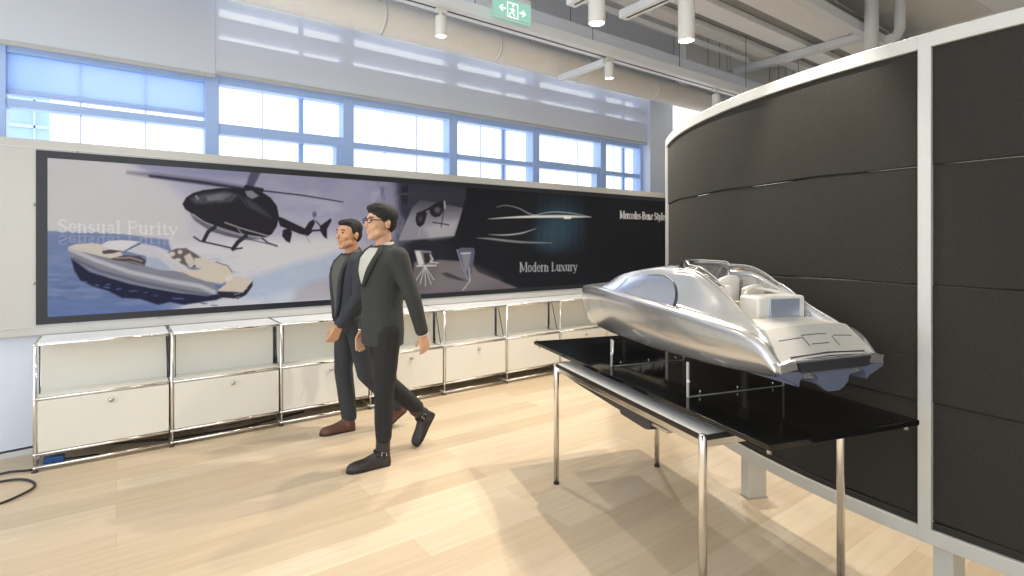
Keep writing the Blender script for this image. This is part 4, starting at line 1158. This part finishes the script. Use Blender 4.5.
def head(mb, c, H, yaw, pitch=0):
    """c = centre of the skull; face toward local -x"""
    R = Matrix.Rotation(yaw, 3, 'Z') @ Matrix.Rotation(pitch, 3, 'Y')
    c = Vector(c); k = H/.235
    def P(x, y, z): return c+R @ Vector((x*k, y*k, z*k))
    def E(x, y, z, a, b, d): mb.ell(P(x, y, z), (a*k, b*k, d*k), 18, 12, R)
    E(.012, 0, .035, .098, .076, .082)       # cranium
    E(-.030, 0, -.005, .068, .066, .085)      # face mass
    E(-.040, 0, -.070, .048, .048, .038)      # jaw
    E(-.068, 0, -.095, .024, .026, .018)      # chin
    E(-.072, 0, .034, .022, .046, .012)       # brow
    mb.tube([P(-.088, 0, .022), P(-.108, 0, -.018), P(-.098, 0, -.030)], [.008*k, .013*k, .010*k], 10)
    E(-.106, 0, -.020, .012, .013, .010)      # nose tip
    E(-.091, 0, -.050, .010, .024, .0065); E(-.088, 0, -.062, .011, .021, .007)   # lips
    for s in (-1, 1):
        E(-.060, s*.040, -.020, .026, .022, .022)   # cheek
        E(.010, s*.078, -.010, .019, .007, .031)    # ear
        E(.014, s*.084, .000, .015, .006, .018)
        E(-.030, s*.050, -.062, .034, .018, .026)   # jaw corner
    return P, R, k

def shoe(ankle, toe, heel, up, name, m, parent, height=.10, boot=False):
    """shoe built along the line heel -> toe"""
    a, t_, h = Vector(ankle), Vector(toe), Vector(heel)
    d = (t_-h); L = d.length; d.normalize(); up = Vector(up); up = (up-d*up.dot(d)).normalized(); s_ = d.cross(up).normalized()
    prof = [(-.03, .026, .050), (.0, .036, .075), (.10, .040, .092), (.25, .040, .098), (.42, .041, .074), (.6, .047, .056), (.78, .049, .048), (.92, .040, .040), (.99, .022, .026), (1.01, .008, .014)]
    mb = MB(); rr = []
    for f, w, z in prof:
        c = h+d*(L*f); ring = []
        for j in range(18):
            q = 2*PI*j/18; yy = math.cos(q)*w; zz = max(-.0, math.sin(q))*z if math.sin(q) > 0 else math.sin(q)*.012
            ring.append(c+s_*yy+up*(zz+.016))
        rr.append(ring)
    mb.rings(rr)
    top = Vector(ankle)+(up*(.09 if boot else .02))
    chain(mb, [h+d*(L*.16)+up*.05, top], [.047, .049 if boot else .040], 14)
    o = solid(mb, name, m, parent, .005, 2)
    sl = MB(); rr = []
    for zz in (.0, .016):
        ring = []
        outl = [(-.035, .0), (-.02, .026), (.05, .036), (.2, .037), (.4, .038), (.6, .047), (.8, .050), (.93, .040), (1.0, .022), (1.02, .0)]
        for f, w in outl: ring.append(h+d*(L*f)+s_*w+up*zz)
        for f, w in outl[-2:0:-1]: ring.append(h+d*(L*f)-s_*w+up*zz)
        rr.append(ring)
    sl.rings(rr, smooth=False); q = sl.build('sole', M['rubber'], o)
    if boot:
        st = MB()
        for hh in (.075, .10):
            ring = [Vector(h)+d*(L*.17)+up*hh+(d*math.cos(2*PI*j/20)+s_*math.sin(2*PI*j/20))*.050 for j in range(20)]
            st.tube(ring, .0065, 8, closed=True)
        st.build('boot_strap', M['rubber'], o)
        b = MB(); c = Vector(h)+d*(L*.17)+up*.09+s_*(-.05 if s_.y > 0 else .05)
        b.tube([c+d*.016+up*.014, c-d*.016+up*.014, c-d*.016-up*.014, c+d*.016-up*.014], .003, 6, closed=True)
        b.build('buckle', M['chrome'], o)
    return o

M['skin'] = mat('skin', srgb(205, 160, 128), .5, noise=.05, nscale=30)
M['skin2'] = mat('skin_warm', srgb(200, 150, 116), .5, noise=.05, nscale=30)
M['hair'] = mat('black_hair', srgb(26, 23, 23), .75, noise=.3, nscale=120, bump=.8)
M['jacket'] = mat('charcoal_jacket', srgb(50, 52, 51), .85, noise=.12, nscale=120, bump=.3)
M['trouser'] = mat('black_trousers', srgb(33, 33, 35), .85, noise=.12, nscale=100, bump=.3)
M['jacket2'] = mat('navy_grey_jacket', srgb(50, 53, 60), .8, noise=.12, nscale=120, bump=.3)
M['sweater'] = mat('olive_grey_sweater', srgb(88, 90, 82), .85, noise=.12, nscale=160, bump=.3)
M['trouser2'] = mat('charcoal_trousers', srgb(52, 54, 58), .85, noise=.12, nscale=100, bump=.3)
M['shirt'] = mat('pale_striped_shirt', srgb(190, 190, 178), .8, noise=.10, nscale=80)
M['cuff'] = mat('white_cuff', srgb(235, 235, 235), .7, noise=.03)
M['boot'] = mat('black_leather', srgb(44, 40, 40), .38, noise=.15, nscale=40)
M['brownshoe'] = mat('brown_leather', srgb(96, 58, 46), .42, noise=.2, nscale=40)
M['eye'] = mat('eye', srgb(40, 30, 28), .2, noise=.05)

def person(spec):
    root = thing('person', spec['base'], spec['label'], 'person')
    cx, cy, pz, sz = spec['cx'], spec['cy'], spec['pelvis'], spec['sh']
    # ---- body : one skin
    b = MB()
    P, R, k = head(b, spec['head'], spec['H'], spec['yaw'], spec.get('pitch', 0))
    nb = Vector(spec['neck']); hc = Vector(spec['head'])
    chain(b, [nb-Vector((0, 0, .05)), nb, P(.020, 0, -.06)], [.070, .056, .052])
    torso_rings(b, [(cx, cy, pz-.08, .085, .13), (cx, cy, pz+.05, .10, .14), (cx, cy, pz+.18, .09, .125), (cx, cy, sz-.18, .10, .145), (cx, cy, sz-.05, .095, .16), (cx, cy, sz+.02, .06, .10)])
    for key in ('armL', 'armR'):
        s_, e_, w_ = spec[key]
        chain(b, [(cx, s_[1]+(cy-s_[1])*.4, s_[2]-.03), s_, e_, w_], [.05, .048, .036, .025])
        d = Vector(w_)-Vector(e_); d.normalize()
        hand(b, Vector(w_)+d*.012, d+Vector((0, 0, -.4)), 1 if key == 'armL' else -1, .55, spec.get('hs', 1.))
    for key in ('legL', 'legR'):
        h_, kn, an, toe, heel = spec[key]
        chain(b, [h_, kn, an], [.078, .050, .035]); chain(b, [an, Vector(heel).lerp(Vector(toe), .35)+(Vector(an)-Vector(heel).lerp(Vector(toe), .2))*.35, Vector(heel).lerp(Vector(toe), .8)+(Vector(an)-Vector(heel).lerp(Vector(toe), .2))*.22], [.030, .018, .010])
    solid(b, 'body', spec['skin'], root, .0055, 2)
    # ---- eyes
    for s in (-1, 1):
        MB().ell(P(-.082, s*.030, .014), (.0085*k,)*3, 12, 8).build('eye', M['eye'], root)
        MB().tube([P(-.090, s*.018, .034), P(-.091, s*.032, .038), P(-.080, s*.048, .034)], .0035*k, 8).build('eyebrow', M['hair'], root)
    # ---- hair
    g = MB()
    hv = spec['hair']
    def E(x, y, z, a, bb, d): g.ell(P(x, y, z), (a*k, bb*k, d*k), 18, 12, R)
    E(.024, 0, .052, .098*hv, .082*hv, .078*hv); E(.050, 0, .005, .066, .072, .072); E(-.030, 0, .092, .055*hv, .062*hv, .030)
    if hv > 1.03:
        E(-.055, .005, .098, .036, .052, .026); E(-.02, 0, .112, .05, .055, .024)
    for s in (-1, 1): E(.004, s*.068, .030, .030, .014, .032)
    solid(g, 'hair', M['hair'], root, .006, 2)
    # ---- jacket
    j = MB()
    T_ = spec['torso']
    torso_rings(j, [(cx+o, cy, z, a, bb) for (o, z, a, bb) in T_])
    for key in ('armL', 'armR'):
        s_, e_, w_ = spec[key]; s_, e_, w_ = Vector(s_), Vector(e_), Vector(w_)
        inn = Vector((cx, s_.y+(cy-s_.y)*.5, s_.z-.03))
        chain(j, [inn, s_, s_.lerp(e_, .5), e_, e_.lerp(w_, .92)], [.085, .073, .061, .053, .044])
    chain(j, [nb+Vector((.012, 0, -.045)), nb+Vector((.016, 0, -.005))], [.082, .064])
    jk = solid(j, 'jacket', spec['jm'], root, .007, 3)
    # ---- shirt front and collar, following the chest
    def chest(z, ang):
        zs_ = [t[1] for t in T_]; a = np.interp(z, zs_, [t[2] for t in T_]); bb = np.interp(z, zs_, [t[3] for t in T_]); o = np.interp(z, zs_, [t[0] for t in T_])
        cc, ssn = math.cos(ang), math.sin(ang)
        return Vector((cx+o-a*math.copysign(abs(cc)**.85, cc)*1.0, cy-bb*math.copysign(abs(ssn)**.85, ssn), z))
    zt, zb = spec['shirt']
    g = MB(); rr = []
    for q in range(15):
        f = q/14; z = zt+(zb-zt)*f; wA = spec['sw']*(1-f)**.8+.03
        row = [chest(z, -wA+2*wA*i/10)+Vector((-.009, 0, 0)) for i in range(11)]
        row += [chest(z, wA-2*wA*i/10)+Vector((.012, 0, 0)) for i in range(11)]
        rr.append(row)
    g.rings(rr); sh = g.build('shirt', spec['shm'], root)
    g = MB()
    ring0 = [nb+Vector((.010+.070*math.cos(2*PI*i/20), .070*math.sin(2*PI*i/20), -.030-.02*max(0, -math.cos(2*PI*i/20)))) for i in range(20)]
    ring1 = [nb+Vector((.010+.061*math.cos(2*PI*i/20), .061*math.sin(2*PI*i/20), .024-.022*max(0, -math.cos(2*PI*i/20)))) for i in range(20)]
    ring2 = [p+(nb-p)*.12 for p in ring1]; ring3 = [p+(nb-p)*.12 for p in ring0]
    g.rings([ring3, ring0, ring1, ring2], cap=False); g.build('collar', spec['shm'], root)
    # lapels
    for s in (-1, 1):
        pts = []
        for q in range(10):
            f = q/9; z = zt+.01+(zb-zt-.01)*f; wA = spec['sw']*(1-f)**.8+.06; pts.append(chest(z, s*wA)+Vector((-.010, 0, 0)))
        MB().tube(pts, [.012+.010*math.sin(PI*q/9) for q in range(10)], 8).build('lapel', spec['jm'], root)
    # ---- trousers
    g = MB()
    torso_rings(g, [(cx, cy, pz-.10, .10, .155), (cx, cy, pz, .118, .168), (cx, cy, pz+.08, .112, .158), (cx, cy, pz+.13, .105, .15)])
    for key in ('legL', 'legR'):
        h_, kn, an, toe, heel = (Vector(q) for q in spec[key])
        chain(g, [h_, h_.lerp(kn, .5), kn, kn.lerp(an, .45), kn.lerp(an, .76 if spec['boot'] else .97)], spec.get('lr', [.098, .083, .066, .062, .054]))
    solid(g, 'trousers', spec['tm'], root, .007, 3)
    # ---- shoes
    for key in ('legL', 'legR'):
        h_, kn, an, toe, heel = spec[key]
        up = (0, 0, 1) if abs(toe[2]-heel[2]) < .05 else tuple(Vector(kn)-Vector(an))
        shoe(an, toe, heel, up, 'boot' if spec['boot'] else 'shoe', spec['sm'], root, boot=spec['boot'])
    # cuffs
    if spec.get('cuff'):
        for key in ('armL', 'armR'):
            s_, e_, w_ = (Vector(q) for q in spec[key]); d = (w_-e_).normalized()
            MB().tube([e_.lerp(w_, .90), w_+d*.012], [.036, .033], 16).build('cuff', M['cuff'], root)
    if spec.get('glasses'):
        g = MB()
        for s in (-1, 1):
            c = P(-.098, s*.030, .014); ring = []
            ux = R @ Vector((0, 1, 0)); uz = Vector((0, 0, 1))
            for i in range(20):
                a = 2*PI*i/20; ring.append(c+ux*(.024*k*math.copysign(abs(math.cos(a))**.6, math.cos(a)))+uz*(.015*k*math.copysign(abs(math.sin(a))**.6, math.sin(a))))
            g.tube(ring, .0028, 8, closed=True)
            g.tube([P(-.094, s*.054, .018), P(-.05, s*.075, .018), P(.012, s*.086, .012)], .0028, 8)
        g.tube([P(-.100, -.010, .016), P(-.100, .010, .016)], .0028, 8)
        g.build('glasses', M['rubber'], root)
    return root

person(dict(base=(1.45, 3.47, 0), label='taller walking man with black glasses, charcoal jacket, black trousers and ankle boots, in front', cx=1.455, cy=3.47, pelvis=.92, sh=1.43,
    head=(1.435, 3.455, 1.615), H=.240, yaw=.12, neck=(1.462, 3.465, 1.465), hair=1.07, skin=M['skin'], jm=M['jacket'], tm=M['trouser'], shm=M['shirt'], sm=M['boot'], boot=True, cuff=True, glasses=True,
    armL=((1.48, 3.275, 1.385), (1.555, 3.215, 1.13), (1.635, 3.235, .885)),
    armR=((1.46, 3.665, 1.385), (1.485, 3.70, 1.12), (1.395, 3.665, .875)),
    legL=((1.45, 3.38, .90), (1.425, 3.37, .50), (1.435, 3.405, .10), (1.195, 3.425, 0), (1.47, 3.40, 0)),
    legR=((1.46, 3.56, .90), (1.54, 3.57, .49), (1.825, 3.57, .225), (1.755, 3.57, .005), (1.895, 3.57, .215)),
    torso=[(0, .80, .125, .175), (0, .90, .130, .178), (.0, 1.05, .122, .165), (-.005, 1.18, .128, .178), (-.005, 1.30, .132, .195), (.0, 1.38, .118, .195), (.005, 1.43, .090, .150), (.008, 1.46, .062, .085)],
    shirt=(1.450, 1.20), sw=.85))
person(dict(base=(1.49, 4.16, 0), label='shorter walking man with bare head, dark open jacket over olive sweater and brown shoes, behind', cx=1.495, cy=4.16, pelvis=.88, sh=1.37,
    head=(1.455, 4.13, 1.545), H=.232, yaw=.38, neck=(1.492, 4.15, 1.405), hair=1.0, skin=M['skin2'], jm=M['jacket2'], tm=M['trouser2'], shm=M['sweater'], sm=M['brownshoe'], boot=False,
    armL=((1.50, 3.965, 1.325), (1.46, 3.92, 1.08), (1.33, 3.965, .875)),
    armR=((1.50, 4.355, 1.325), (1.56, 4.40, 1.08), (1.62, 4.37, .86)),
    legR=((1.49, 4.26, .87), (1.455, 4.25, .48), (1.49, 4.215, .095), (1.262, 4.215, 0), (1.52, 4.195, 0)),
    legL=((1.50, 4.06, .87), (1.565, 4.05, .47), (1.825, 4.05, .175), (1.70, 4.05, .004), (1.895, 4.05, .12)),
    torso=[(0, .80, .122, .172), (0, .88, .128, .176), (.0, 1.02, .122, .165), (-.005, 1.14, .126, .175), (-.005, 1.25, .130, .19), (.0, 1.32, .115, .19), (.005, 1.37, .088, .148), (.008, 1.40, .062, .085)],
    shirt=(1.385, .88), sw=.70, lr=[.098, .086, .072, .068, .060]))
# ================================================================== daylight
w = bpy.data.worlds.new('daylight'); sc.world = w; w.use_nodes = True
nt = w.node_tree; bg = nt.nodes['Background']
bg.inputs[0].default_value = (.92, .96, 1.0, 1); bg.inputs[1].default_value = 1.55
sc.view_settings.exposure = .4
